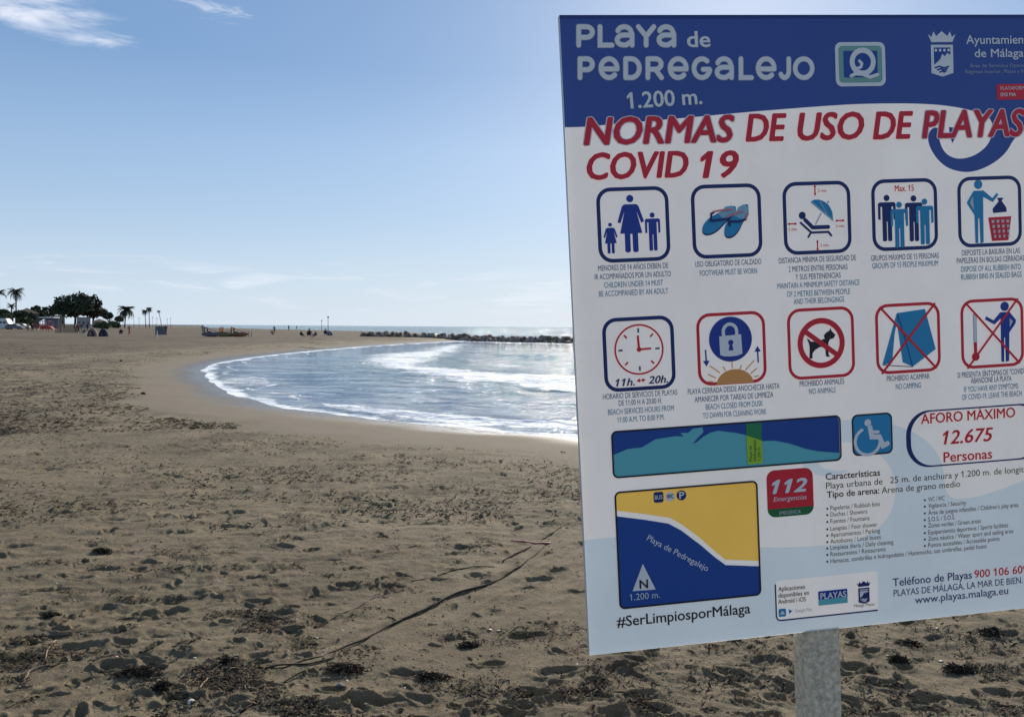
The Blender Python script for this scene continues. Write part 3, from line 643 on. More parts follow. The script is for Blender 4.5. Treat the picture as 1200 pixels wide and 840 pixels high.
# rounded unicase lettering drawn as strokes
def arc(cx, cy, rx, ry, a0, a1, n=12): return [(cx+rx*math.cos(R(a0+(a1-a0)*i/n)), cy+ry*math.sin(R(a0+(a1-a0)*i/n))) for i in range(n+1)]
def letter(ch):   # box 0..1 wide, 0 (top) .. 1 (base)
    if ch == 'P': return [[(0, 1), (0, .02)], [(0, 0), (.55, 0)]+arc(.55, .29, .45, .29, -90, 90)+[(0, .58)]]
    if ch == 'L': return [[(0, 0), (0, 1), (1, 1)]]
    if ch == 'a': return [arc(.48, .33, .46, .33, -160, -10, 9)+[(1, .42), (1, 1)], [(.98, .45), (.45, .45)]+arc(.42, .72, .42, .27, -90, -270, 9)+[(.6, .99), (.98, .80)]]
    if ch == 'Y': return [[(0, 0), (.5, .52), (.5, 1)], [(1, 0), (.5, .52)]]
    if ch == 'e': return [[(.05, .54), (.95, .54)], arc(.5, .5, .5, .5, 5, -315, 20)]
    if ch == 'D': return [[(0, 0), (.4, 0)]+arc(.42, .5, .58, .5, -90, 90, 12)+[(0, 1)], [(0, .98), (0, .02)]]
    if ch == 'R': return [[(0, 1), (0, .02)], [(0, 0), (.55, 0)]+arc(.55, .28, .42, .28, -90, 90)+[(0, .56)], [(.55, .56), (1, 1)]]
    if ch == 'G': return [arc(.52, .5, .52, .5, -50, -350, 18), [(1, .56), (.6, .56)]]
    if ch == 'J': return [[(1, 0), (1, .62)]+arc(.55, .64, .45, .36, 0, 150, 10)]
    if ch == 'O': return [arc(.5, .5, .5, .5, 0, 351, 26)]
def write(p, items, yt, yb, r, slope=0.0):
    for ch, x0, x1 in items:
        dy = slope*(x0-items[0][1])
        for s_i, st in enumerate(letter(ch)):
            pts = [uv(x0+q[0]*(x1-x0), yt+dy+q[1]*(yb-yt)) for q in st]
            if ch == 'O': p.strip(pts, r*1.22, GREYP, 3+.12*s_i, True); p.strip(pts, r, WHITE, 4+.12*s_i, True)
            else: p.strip(pts, r*1.25, GREYP, 3+.12*s_i); p.strip(pts, r*.98, WHITE, 4+.12*s_i)
p = Pr(); lw = 0.031
write(p, [('P', 678, 694), ('L', 703, 717), ('a', 723, 740.5), ('Y', 748, 766), ('a', 772, 789.5)], 32, 53.5, lw)
write(p, [('P', 679.5, 694), ('e', 704, 723), ('D', 733, 749), ('R', 759, 775), ('e', 785, 804), ('G', 813, 831), ('a', 840, 857), ('L', 868, 880.5), ('e', 888, 907), ('J', 913, 924), ('O', 931.5, 951.5)], 69.5, 91.5, lw)
tpx(p, 'de', 805.5, 55.5, 832, 18, WHITE, 3, bold=0.02, halo=(.02, GREYP))
a = uv(736, 127.5); text(p, '1.200 m.', a, a[0]+1.04, 0.205, WHITE, 3, bold=0.018, halo=(.015, GREYP), rot=-0.045)
p.build('beach_name', sign, 'white rounded lettering of the beach name and length')
p = Pr()
for wd, x0, x1, y in (('NORMAS', 685, 860, 170), ('DE', 874.5, 921, 165.8), ('USO', 935.5, 1011.5, 164.5), ('DE', 1023.5, 1069, 163.2), ('PLAYAS', 1081, 1199.5, 162.0)):
    tpx(p, wd, x0, y, x1, 31, RED, 5, bold=0.036, shear=0.20, halo=(.035, HALO) if wd in ('NORMAS', 'PLAYAS') else None)
tpx(p, 'COVID', 689, 210.5, 806, 30, RED, 5, bold=0.036, shear=0.20); tpx(p, '19', 822, 208.5, 865, 30, RED, 5, bold=0.036, shear=0.20)
p.build('red_title', sign, 'large red italic title lettering')
# quality mark
p = Pr()
def quad_rr(x0, y0, x1, y1, r):
    a = uv(x0, y0); b = uv(x1, y1); return a[0], a[1], b[0], b[1], r
x0, y0, x1, y1, _ = quad_rr(978, 50, 1038, 101, 0)
p.poly(rrect(x0, y0, x1, y1, .09), WHITE, 2); p.poly(rrect(x0+.05, y0+.05, x1-.05, y1-.05, .06), MGREEN, 3); p.poly(rrect(x0+.12, y0+.12, x1-.12, y1-.12, .02), HEAD, 4)
p.ring(uv(1010.5, 73), .158, .072, WHITE, 5)
p.strip([uv(*q) for q in ((1000, 79), (1004, 81), (1008.5, 79), (1009.5, 75), (1006.5, 72))], .020, WHITE, 5.5)
p.strip([uv(*q) for q in ((997, 89.5), (1002, 87), (1010, 87.5), (1019, 91), (1028, 88))], .024, WHITE, 5.8)
p.build('quality_mark', sign, 'square mark with a white curled Q')
def crest(p, x0, x1, y0, y1, m, mb, w):
    a = uv(x0, y0); b = uv(x1, y1); W_, H_ = b[0]-a[0], b[1]-a[1]
    def q(x, y): return (a[0]+x*W_, a[1]+y*H_)
    p.poly([q(.12, .24), q(.0, .07), q(.13, .13), q(.2, .01), q(.3, .11), q(.5, 0), q(.7, .11), q(.8, .01), q(.87, .13), q(1, .07), q(.88, .24)], m, w)
    p.poly([q(.10, .30), q(.90, .30), q(.90, .92), q(.5, 1), q(.10, .92)], m, w)
    p.poly([q(.2, .36), q(.8, .36), q(.8, .52), q(.68, .48), q(.6, .55), q(.5, .5), q(.42, .62), q(.28, .7), q(.2, .74)], mb, w+1)
    for k in range(3): p.strip([q(.24+.08*k, .80+.05*k), q(.4+.05*k, .775+.05*k), q(.55, .81+.045*k), q(.72-.05*k, .78+.05*k)], .012*W_/.45, mb, w+1+k*.1)
    for k in range(4): p.disc(q(.27+.155*k, .42), .05*W_, m, w+1.5, 8)
p = Pr(); crest(p, 1087, 1120.5, 37, 90, WHITE, HEAD, 2)
tpx(p, 'Ayuntamiento', 1132, 52, 1211, 10.0, WHITE, 2, bold=.012); tpx(p, 'de Málaga', 1142, 67.5, 1199, 9.5, WHITE, 2, bold=.012)
tpx(p, 'Área de Servicios Operativos,', 1136, 79.5, 1212, 4, GREYP, 2); tpx(p, 'Régimen Interior, Playas y Fiestas', 1131, 86.5, 1212, 4, GREYP, 2)
p.build('council_mark', sign, 'white crest with the town council name')
p = Pr(); a = uv(1167.5, 99); b = uv(1199, 117); p.poly(rrect(a[0], a[1], PE-.06, b[1], .02), RED, 3); tpx(p, 'PLATAFORMA', 1172, 106, 1204, 4.2, HALO, 4); tpx(p, '010 MA', 1172, 113.5, 1190, 4.2, WHITE, 4, bold=.02)
p.build('red_tab', sign, 'small red tab at the right edge')

# --- pictograms
DX, V2 = 1.3238, 1.7532
def icon(i, row, col): 
    p = Pr(); cx, cy = i*DX, row*V2
    border(p, cx-.478, cy-.478, cx+.478, cy+.478, .17, .052, col, 2); 
    o = p.build('pictogram', sign); return o, (cx, cy)
def cap(o, lines):
    p = Pr()
    for s, x0, x1, y, c in lines:                               # the measured y is that of the middle of the line
        v_ = uv((x0+x1)/2, y+3.2)[1]; yy = y+3.2
        for _ in range(12): yy += (v_-uv(x0, yy)[1])*80
        tpx(p, s, x0, yy, x1, 6.4, (TYPE, TYPEC)[c], 2, bold=0.004)
    p.build('caption', o)
def man(p, cx, top, h, m, w):
    def q(x, y): return (cx+x*h, top+y*h)
    p.disc(q(0, .075), .068*h, m, w, 20)
    p.poly([q(-.17, .165), q(.17, .165), q(.205, .20), q(.205, .53), q(.15, .54), q(.145, .26), q(.11, .26), q(.11, .98), q(.085, 1), q(.03, 1), q(.01, .97), q(.01, .58), q(-.01, .58), q(-.01, .97), q(-.03, 1), q(-.085, 1), q(-.11, .98), q(-.11, .26), q(-.145, .26), q(-.15, .54), q(-.205, .53), q(-.205, .20)], m, w)
def woman(p, cx, top, h, m, w):
    def q(x, y): return (cx+x*h, top+y*h)
    p.disc(q(0, .068), .064*h, m, w, 20)
    p.poly([q(-.11, .165), q(.11, .165), q(.15, .20), q(.24, .47), q(.185, .49), q(.11, .29), q(.20, .67), q(.12, .67), q(.12, .98), q(.09, 1), q(.045, 1), q(.02, .97), q(.02, .68), q(-.02, .68), q(-.02, .97), q(-.045, 1), q(-.09, 1), q(-.12, .98), q(-.12, .67), q(-.20, .67), q(-.11, .29), q(-.185, .49), q(-.24, .47), q(-.15, .20)], m, w)
FG = ink('figure_blue', (.022, .06, .36))
def arrow(p, a, b, m, w, th=.012, hd=.05, both=True):
    a, b = Vector(a), Vector(b); d = (b-a).normalized(); n = Vector((-d.y, d.x)); a2 = a+d*hd*.8 if both else a; b2 = b-d*hd*.8
    p.strip([tuple(a2), tuple(b2)], th, m, w, cap=False); p.poly([tuple(b), tuple(b-d*hd+n*hd*.6), tuple(b-d*hd-n*hd*.6)], m, w+.2)
    if both: p.poly([tuple(a), tuple(a+d*hd-n*hd*.6), tuple(a+d*hd+n*hd*.6)], m, w+.2)
def mk(c, size, ctr):   # zoomed-in drawing coordinates -> board
    return lambda x, y: (c[0]+(x-ctr[0])/size, c[1]+(y-ctr[1])/size)
def fig(o, p, name='symbol'): p.build(name, o)
def small(p, s, q0, x1, h, m, w, **k): text(p, s, q0, x1, h, m, w, **k)

o, c = icon(0, 0, NAVY); q = mk(c, 400, (375, 288)); p = Pr()
woman(p, *q(360, 128), 310/400, FG, 3); woman(p, *q(244, 274), 166/400, FG, 3); man(p, *q(481, 226), 208/400, FG, 3); fig(o, p)
cap(o, [('MENORES DE 14 AÑOS DEBEN DE', 701, 783, 312.7, 0), ('IR ACOMPAÑADOS POR UN ADULTO', 697, 786, 322.6, 0), ('CHILDREN UNDER 14 MUST', 708, 777, 332.6, 1), ('BE ACCOMPANIED BY AN ADULT', 702, 783, 342.6, 1)])
o['label'] = 'pictogram of a woman between two children'
o, c = icon(1, 0, NAVY); q = mk(c, 385, (888, 272)); p = Pr()
for k, (cx, cy, an, L) in enumerate(((846, 262, -34, 225), (942, 270, -52, 205))):
    for dx, dy, mm, z in ((0, 9, NAVY, 3+k*4), (0, 0, CYAN, 4+k*4)):
        pts = []
        for i in range(40):
            tt = 2*PI*i/40; u = math.cos(tt)*L/2; v = math.sin(tt)*(38+10*(-math.cos(tt)))*(1-.16*math.exp(-((math.cos(tt)-.15)/.4)**2)); a_ = R(an); pts.append(q(cx+dx+u*math.cos(a_)-v*math.sin(a_), cy+dy+u*math.sin(a_)+v*math.cos(a_)))
        p.poly(pts, mm, z)
    a_ = R(an); pts = [q(cx+u*math.cos(a_)-v*math.sin(a_), cy+u*math.sin(a_)+v*math.cos(a_)) for u, v in ((L*.05, -28), (L*.3, -34), (L*.44, -18), (L*.46, 8), (L*.36, 28), (L*.1, 26))]; p.poly(pts, SKYB, 5+k*4)
st = [[(798, 268), (800, 232), (815, 225)], [(800, 268), (850, 265), (880, 262)], [(900, 296), (893, 262), (905, 255)], [(900, 276), (950, 278), (990, 268)]]
for k, l in enumerate(st): p.strip([q(*z) for z in l], .016, NAVY, 12+.2*k)
for k, l in enumerate([[(812, 222), (860, 215), (915, 212)], [(890, 250), (940, 232), (975, 226)], [(990, 265), (1000, 245), (1003, 238)]]): p.strip([q(*z) for z in l], .013, PINK, 12.8+.2*k)
fig(o, p); cap(o, [('USO OBLIGATORIO DE CALZADO', 814.5, 892, 308, 0), ('FOOTWEAR MUST BE WORN', 820, 887, 318.7, 1)]); o['label'] = 'pictogram of a pair of blue flip flops'
o, c = icon(2, 0, NAVY); q = mk(c, 315, (235, 220)); p = Pr()
p.disc(q(165, 208), .052, NAVY, 3, 20); p.strip([q(*z) for z in ((178, 228), (212, 262), (285, 262))], .028, NAVY, 3.2); p.strip([q(*z) for z in ((157, 240), (205, 284), (285, 284), (298, 300))], .016, NAVY, 3); p.strip([q(203, 284), q(190, 303)], .014, NAVY, 3.3)
p.poly([q(*z) for z in ((205, 150), (222, 141), (245, 141), (270, 150), (292, 168), (306, 195), (310, 238))], CYAN, 3); p.strip([q(212, 153), q(306, 232)], .012, SKYB, 4); p.strip([q(250, 150), q(280, 205)], .008, SKYB, 4.3); p.strip([q(253, 202), q(226, 248)], .008, GREYP, 3.4); p.strip([q(284, 158), q(290, 150)], .008, CYAN, 3.4)
for a_, b_ in (((228, 75), (228, 125)), ((232, 316), (232, 366)), ((94, 243), (140, 243)), ((318, 236), (364, 236))): arrow(p, q(*a_), q(*b_), RED, 3, .009, .035)
for x, y in ((242, 108), (245, 347), (98, 272), (320, 265)): small(p, '2 mts.', q(x, y), q(x+42, y)[0], .038, RED, 3, bold=.01)
fig(o, p); cap(o, [('DISTANCIA MÍNIMA DE SEGURIDAD DE', 912.5, 1003, 303.7, 0), ('2 METROS ENTRE PERSONAS', 924, 993, 314, 0), ('Y SUS PERTENENCIAS', 932, 985, 323.5, 0), ('MAINTAIN A MINIMUM SAFETY DISTANCE', 911, 1007, 333, 1), ('OF 2 METRES BETWEEN PEOPLE', 922, 996, 343, 1), ('AND THEIR BELONGINGS', 930, 989, 352, 1)]); o['label'] = 'pictogram of a sun lounger under a parasol with red arrows'
o, c = icon(3, 0, NAVY); q = mk(c, 310, (645, 208)); p = Pr()
for k, (x, y0, y1, mm) in enumerate(((560, 118, 322, NAVY), (687, 124, 327, NAVY), (617, 150, 352, CYAN), (738, 140, 343, CYAN))): man(p, *q(x, y0), (y1-y0)/310, mm, 3+k)
small(p, 'Max. 15', q(600, 106), q(690, 104)[0], .085, RED, 3, bold=.015); fig(o, p)
cap(o, [('GRUPOS MÁXIMO DE 15 PERSONAS', 1020.5, 1100, 301, 0), ('GROUPS OF 15 PEOPLE MAXIMUM', 1022, 1099, 310, 1)]); o['label'] = 'pictogram of four standing people'
o, c = icon(4, 0, NAVY); q = mk(c, 305, (1045, 196)); p = Pr()
p.disc(q(991, 77), .066, CYAN, 3, 24); p.poly([q(*z) for z in ((968, 104), (1016, 104), (1058, 138), (1080, 116), (1088, 124), (1060, 156), (1014, 132), (1012, 330), (996, 334), (993, 225), (988, 225), (986, 334), (972, 330), (970, 210), (934, 155), (940, 146))], CYAN, 3)
p.poly([q(*z) for z in ((964, 128), (950, 156), (968, 186))], pm, 3.5)
p.poly([q(*z) for z in ((1080, 138), (1112, 138), (1103, 152), (1124, 180), (1127, 200), (1060, 204), (1058, 185), (1088, 153))], NAVY, 3)
p.poly([q(*z) for z in ((1036, 222), (1148, 220), (1132, 325), (1052, 326))], RED, 3)
for r_ in range(4):
    for k in range(4):
        x0 = 1050+k*24+r_*3; w_ = 14-r_*1.4; y0 = 234+r_*22; x0 = 1093+(x0-1092)*(1-.03*r_); p.poly([q(x0, y0), q(x0+w_, y0), q(x0+w_-1, y0+13), q(x0+1, y0+13)], pm, 4)
fig(o, p); cap(o, [('DEPOSITE LA BASURA EN LAS', 1127, 1195, 295, 0), ('PAPELERAS EN BOLSAS CERRADAS', 1121, 1200, 304, 0), ('DISPOSE OF ALL RUBBISH INTO', 1126, 1196, 314, 1), ('RUBBISH BINS IN SEALED BAGS', 1126, 1197, 323, 1)]); o['label'] = 'pictogram of a person dropping a bag into a red bin'
o, c = icon(0, 1, NAVY); q = mk(c, 418, (338, 314)); p = Pr(); cc = q(338, 290)
p.ring(cc, .335, .024, RED, 4)
for k in range(8):
    a_ = k*PI/4+.0; p.strip([(cc[0]+.23*math.cos(a_), cc[1]+.23*math.sin(a_)), (cc[0]+.29*math.cos(a_), cc[1]+.29*math.sin(a_))], .012, RED if k % 2 else NAVY, 4, cap=False)
p.strip([cc, q(334, 215)], .016, RED, 4); p.strip([cc, q(405, 288)], .014, RED, 4.3); p.disc(cc, .034, RED, 5, 18)
small(p, '11h.', q(194, 493), q(303, 492)[0], .10, NAVY, 4, bold=.03, shear=.25); small(p, '20h.', q(386, 489), q(500, 489)[0], .10, NAVY, 4, bold=.03, shear=.25); arrow(p, q(315, 468), q(370, 466), RED, 4, .008, .05)
fig(o, p); cap(o, [('HORARIO DE SERVICIOS DE PLAYAS', 706.6, 793.6, 462, 0), ('DE 11:00 H A 20:00 H.', 725, 775.6, 470.6, 0), ('BEACH SERVICES HOURS FROM', 712.6, 789.6, 480.3, 1), ('11:00 A.M. TO 8:00 P.M.', 723.6, 778.6, 490, 1)]); o['label'] = 'pictogram of a red clock face'
def two_frame(i, row):
    p = Pr(); cx, cy = i*DX, row*V2; border(p, cx-.478, cy-.478, cx+.478, cy+.478, .17, .044, RED, 3)
    return p.build('pictogram', sign), (cx, cy)
o, c = two_frame(1, 1); q = mk(c, 408, (892, 285)); p = Pr()
p.disc(q(887, 233), .312, FG, 4, 48); p.strip([q(*z) for z in [(847, 215)]+arc(885, 190, 40, 42, 180, 360, 12)+[(924, 213)]], .023, WHITE, 5); p.poly([q(*z) for z in ((820, 214), (950, 208), (954, 318), (925, 328), (885, 331), (845, 328), (822, 320))], WHITE, 5.4)
p.disc(q(887, 252), .038, FG, 6.2, 16); p.poly([q(881, 255), q(893, 255), q(902, 297), q(873, 297)], FG, 6)
sn = [q(905+110*math.cos(R(z)), 490-86*math.sin(R(z))) for z in np.linspace(3, 177, 30)]; p.poly(sn, ORANGE, 3.6)
for z0, z1 in (((760, 378), (815, 418)), ((748, 425), (790, 447)), ((838, 388), (850, 408)), ((890, 365), (891, 395)), ((945, 385), (935, 405)), ((1022, 362), (970, 412)), ((1035, 408), (1000, 434)), ((1045, 452), (1020, 454)), ((748, 466), (772, 466))): p.strip([q(*z0), q(*z1)], .008, ORANGE, 4.2)
arrow(p, q(737, 285), q(740, 380), FG, 4, .011, .08, False); arrow(p, q(1047, 375), q(1045, 280), FG, 4, .011, .08, False)
fig(o, p); cap(o, [('PLAYA CERRADA DESDE ANOCHECER HASTA', 806, 913.4, 455.4, 0), ('AMANECER POR TAREAS DE LIMPIEZA', 814, 906, 465, 0), ('BEACH CLOSED FROM DUSK', 827, 894, 474.5, 1), ('TO DAWN FOR CLEANING WORK', 823.6, 898, 484.4, 1)]); o['label'] = 'pictogram of a padlock over a rising sun'
o, c = two_frame(2, 1); q = mk(c, 318, (249, 246)); p = Pr()
for l in ([(181, 221), (192, 228), (200, 237), (235, 238), (262, 228), (284, 240), (282, 262), (240, 264), (218, 276), (206, 290), (205, 313), (190, 313), (192, 290), (193, 262), (190, 245)], [(262, 213), (274, 200), (290, 192), (294, 181), (300, 194), (318, 213), (308, 228), (290, 232), (284, 245), (268, 240)], [(266, 255), (280, 250), (283, 300), (290, 310), (270, 308)]): p.poly([q(*z) for z in l], BLACK, 3+.3*len(l)/15)
p.ring(q(248, 246), .315, .078, RED, 6); p.strip([q(172, 190), q(322, 302)], .036, RED, 5.5, cap=False)
fig(o, p); cap(o, [('PROHIBIDO ANIMALES', 937, 989, 448, 0), ('NO ANIMALS', 948, 979, 457.5, 1)]); o['label'] = 'pictogram of a black dog struck out by a red ring'
o, c = two_frame(3, 1); q = mk(c, 308, (651, 224)); p = Pr()
p.poly([q(*z) for z in ((600, 112), (735, 100), (782, 280), (670, 352), (622, 330), (600, 160))], CYAN, 3); p.poly([q(*z) for z in ((600, 112), (604, 135), (588, 200), (572, 330), (525, 336))], CYAN, 3); p.strip([q(*z) for z in ((530, 336), (600, 345), (668, 352))], .006, BLACK, 3.4); p.strip([q(604, 118), q(640, 240), q(668, 350)], .006, NAVY, 3.8)
p.strip([q(522, 84), q(780, 362)], .017, RED, 5); p.strip([q(780, 80), q(524, 372)], .017, RED, 5.4)
fig(o, p); cap(o, [('PROHIBIDO ACAMPAR', 1039, 1089, 442, 0), ('NO CAMPING', 1049.5, 1079, 452, 1)]); o['label'] = 'pictogram of a blue tent crossed out in red'
o, c = two_frame(4, 1); q = mk(c, 305, (1045, 202)); p = Pr()
p.disc(q(1107, 87), .068, FG, 3, 24); p.poly([q(*z) for z in ((1085, 112), (1130, 112), (1162, 150), (1158, 166), (1128, 204), (1124, 330), (1108, 334), (1106, 225), (1102, 225), (1100, 334), (1086, 330), (1086, 140), (1056, 165), (1010, 140), (1016, 126), (1052, 146))], FG, 3); p.poly([q(*z) for z in ((1130, 140), (1146, 155), (1130, 180))], pm, 3.6)
p.strip([q(961, 118), q(961, 250)], .028, GREYP, 3); p.strip([q(961, 120), q(961, 250)], .018, WHITE, 4); p.strip([q(961, 245), q(961, 290)], .026, RED, 4.6); p.disc(q(961, 302), .062, RED, 4.8, 20)
p.strip([q(918, 64), q(1172, 340)], .016, RED, 6); p.strip([q(1168, 58), q(922, 350)], .016, RED, 6.4)
fig(o, p); cap(o, [('SI PRESENTA SÍNTOMAS DE "COVID"', 1122, 1201, 437, 0), ('ABANDONE LA PLAYA', 1137.5, 1185, 444.5, 0), ('IF YOU HAVE ANY SYMPTOMS', 1129.5, 1193, 454, 1), ('OF COVID-19, LEAVE THE BEACH', 1127, 1197, 463, 1)]); o['label'] = 'pictogram of a person and thermometer crossed out in red'

def low_round(x0, x1, y1, r): return [(x1-r+r*math.cos(R(a)), y1-r+r*math.sin(R(a))) for a in range(0, 91, 15)]+[(x0+r+r*math.cos(R(a)), y1-r+r*math.sin(R(a))) for a in range(90, 181, 15)]
# --- coast map
p = Pr(); a = uv(715.5, 505); b = uv(986, 541.5); a1, b1 = a[1], uv(716.5, 558.5)[1]
X0, X1 = a[0], b[0]; Y0, Y1 = uv(716, 505)[1], uv(985.5, 541.2)[1]; Y1 = (Y1+b1)/2
border(p, X0+.011, Y0+.011, X1-.011, Y1-.011, .07, .024, BLACK, 7)
L = [(718, 533), (735, 526), (752, 524), (768, 514.5), (790, 511), (801, 511), (797, 507), (806, 507), (812, 502), (823, 500.5), (824, 506), (818, 512), (811, 520), (816, 518), (824, 511.5), (832, 507), (841, 504.5), (862, 507), (878, 510.5), (889, 517), (907, 516), (925, 519.5), (943, 525.5), (958, 528.5), (983.5, 530.5)]
Lp = [uv(*z) for z in L]; Lp[0] = (X0+.022, Lp[0][1]); Lp[-1] = (X1-.022, Lp[-1][1])
p.poly(Lp[::-1]+[(X0+.022, Y0+.08)]+rrect(X0+.022, Y0+.022, X1-.022, Y1, .06)[21:28]+rrect(X0+.022, Y0+.022, X1-.022, Y1, .06)[0:7], NAVY2, 3)
p.poly(Lp+low_round(X0+.018, X1-.018, Y1-.018, .06), TEAL, 2)
gl, gr = uv(874, 500)[0], uv(892, 500)[0]; p.poly([(gl, Y0+.03), (gr, Y0+.03), (gr, Y1-.05), (gl, Y1-.05)], DGREEN, 5); p.poly([(gl, uv(874, 510)[1]), (gr, uv(892, 516)[1]), (gr, Y1-.05), (gl, Y1-.05)], LIME, 6)
for k, s in enumerate(('Playa de', 'Pedregalejo', '1.200 m.')): text(p, s, (gl+.07+.062*k, Y1-.09), gl+.07+.062*k+(.22, .30, .2)[k], .042, BLACK, 6, rot=-PI/2)
p.build('coast_map', sign, 'wide teal and navy strip map of the coast')
# --- beach map
p = Pr(); X0, Y0 = uv(719.5, 575); X1 = uv(887, 563)[0]; Y1 = (uv(727, 711.5)[1]+uv(891, 698.5)[1])/2; Y0 = (Y0+uv(886, 563.5)[1])/2
border(p, X0+.011, Y0+.011, X1-.011, Y1-.011, .07, .026, BLACK, 7); i_ = .018
tl = [(722, 598), (755, 602), (785, 606.5), (800, 615), (820, 630), (838, 646), (850, 655.5), (888, 657)]; bl = [(722, 604.5), (755, 608.5), (783, 613), (798, 621), (820, 637.5), (837, 652), (850, 661.5), (888, 663)]
tl = [uv(*z) for z in tl]; bl = [uv(*z) for z in bl]; tl[0] = (X0+i_, tl[0][1]); bl[0] = (X0+i_, bl[0][1]); tl[-1] = (X1-i_, tl[-1][1]); bl[-1] = (X1-i_, bl[-1][1])
p.poly(bl+low_round(X0+i_, X1-i_, Y1-i_, .06), NAVY2, 5)
a = uv(757, 632); text(p, 'Playa de Pedregalejo', a, a[0]+1.0, .082, WHITE, 6, rot=R(31.5))
p.px([(753, 660), (741, 692), (768, 690)], WHITE, 6); tpx(p, 'N', 749.5, 689, 759, 10, BLACK, 7, bold=.02); tpx(p, '1.200 m.', 738, 703, 773, 7.5, LBLUE, 6)
a = uv(765.5, 576.5); b = uv(777.5, 588); p.poly(rrect(a[0], a[1], b[0], b[1], .03), NAVY, 4); p.disc(uv(785, 581.5), .066, WHITE, 4); p.disc(uv(798.3, 580), .07, NAVY, 4)
tpx(p, 'BUS', 767, 585, 776, 5, WHITE, 5, bold=.01); tpx(p, 'WC', 781, 584, 789.5, 5, BLACK, 5, bold=.01); tpx(p, 'P', 796, 584, 801.5, 8, WHITE, 5, bold=.03)
p.build('beach_map', sign, 'yellow and blue map of the beach with a north arrow')
# --- emergency badge
p = Pr(); X0, Y0 = uv(897.7, 551.5); X1 = uv(952, 549)[0]; Y1 = uv(901, 606.5)[1]; Yg = Y1-.12
full = rrect(X0, Y0, X1, Y1, .12); p.poly(full, GREEN, 2); top_ = [z for z in rrect(X0, Y0, X1, Y1+.3, .12) if z[1] < Yg-.05]; p.poly(sorted([z for z in top_ if z[0] > (X0+X1)/2], key=lambda z: z[1])+[(X1, Yg), (X0, Yg)]+sorted([z for z in top_ if z[0] < (X0+X1)/2], key=lambda z: -z[1]), RED, 3)
tpx(p, '112', 905, 578, 945, 15, WHITE, 4, bold=.045, shear=.25); tpx(p, 'Emergencias', 906, 587.5, 945, 5.5, HALO, 4, shear=.25); tpx(p, 'EMERGENCIA', 913, 603, 938, 4.2, LBLUE, 4)
p.build('emergency_badge', sign, 'rounded red badge with the number 112')
# --- wheelchair mark
p = Pr(); X0, Y0 = uv(997.5, 486); X1 = uv(1045, 484)[0]; Y1 = uv(1000, 534.5)[1]; p.poly(rrect(X0, Y0, X1, Y1, .09), BLACK, 3); p.poly(rrect(X0+.025, Y0+.025, X1-.025, Y1-.025, .07), CYAN, 4)
def w8(x, y): return uv(930+x/4.2, 470+y/4.2)
p.disc(w8(363, 106), .052, WHITE, 5, 18); p.strip([w8(374, 128), w8(383, 175), w8(420, 174), w8(438, 218), w8(460, 207)], .036, WHITE, 5); p.strip([w8(380, 150), w8(414, 150)], .022, WHITE, 5.4)
cc = w8(362, 198); p.strip([(cc[0]+.19*math.cos(R(z)), cc[1]+.19*math.sin(R(z))) for z in np.linspace(10, 245, 20)], .022, WHITE, 5.7)
p.build('wheelchair_mark', sign, 'white wheelchair symbol on a blue square')
# --- capacity box
p = Pr(); X0 = uv(1061.7, 515)[0]; X1 = PE-.10; Y0 = uv(1110, 479)[1]; Y1 = (uv(1095, 546.5)[1]); ou_, in_ = rrect(X0, Y0, X1, Y1, .36, 12), rrect(X0+.075, Y0+.022, X1-.075, Y1-.022, .33, 12)
for i in range(48): j = (i+1) % 48; p.poly([ou_[i], ou_[j], in_[j], in_[i]], NAVY, 2)
tpx(p, 'AFORO MÁXIMO', 1079, 496.5, 1189, 11.5, RED, 4, bold=.018); tpx(p, '12.675', 1105, 520.5, 1163, 15.5, RED, 4, bold=.022, shear=.22); tpx(p, 'Personas', 1105.5, 541.3, 1162, 11.5, RED, 4, bold=.018)
p.build('capacity_box', sign, 'oval box with the maximum capacity in red')
# --- facility list
p = Pr()
tpx(p, 'Características', 967.6, 562, 1031, 7.5, BLACK, 2, bold=.02); tpx(p, 'Playa urbana de', 967.8, 572.6, 1034, 7.3, BLACK, 2); tpx(p, '25 m. de anchura y 1.200 m. de longitud', 1043, 566.0, 1209, 7.3, BLACK, 2)
tpx(p, 'Tipo de arena:', 969, 583, 1030, 7.3, BLACK, 2, bold=.02); tpx(p, 'Arena de grano medio', 1033, 577.8, 1125, 7.3, BLACK, 2)
for s, y, x1 in (('Papeleras / Rubbish bins', 597.5, 1031), ('Duchas / Showers', 605, 1016), ('Fuentes / Fountains', 613, 1018.6), ('Lavapiés / Foot shower', 621.5, 1028), ('Aparcamientos / Parking', 629, 1031), ('Autobuses / Local buses', 636.5, 1032), ('Limpieza diaria / Daily cleaning', 644, 1046.7), ('Restaurantes / Restaurants', 651.5, 1037.6), ('Hamacas, sombrillas e hidropedales / Hammocks, sun umbrellas, pedal boats', 659.5, 1156)):
    p.disc(uv(969.3, y-1.8), .016, BLACK, 3, 10); tpx(p, s, 973, y, x1, 5.2, BLACK, 2)
for s, y, x1 in (('WC / WC', 587.5, 1106.7), ('Vigilancia / Security', 595, 1132), ('Área de juegos infantiles / Children\'s play area', 603, 1193), ('S.O.S. / S.O.S.', 610.8, 1119), ('Zonas verdes / Green areas', 618, 1149), ('Equipamientos deportivos / Sports facilities', 626, 1181), ('Zona náutica / Water sport and sailing area', 633.5, 1187), ('Puntos accesibles / Accessible points', 641, 1171)):
    p.disc(uv(1083.5, y-1.8), .016, BLACK, 3, 10); tpx(p, s, 1087.5, y, x1, 5.2, BLACK, 2)
p.build('facility_list', sign, 'small black list of beach facilities')
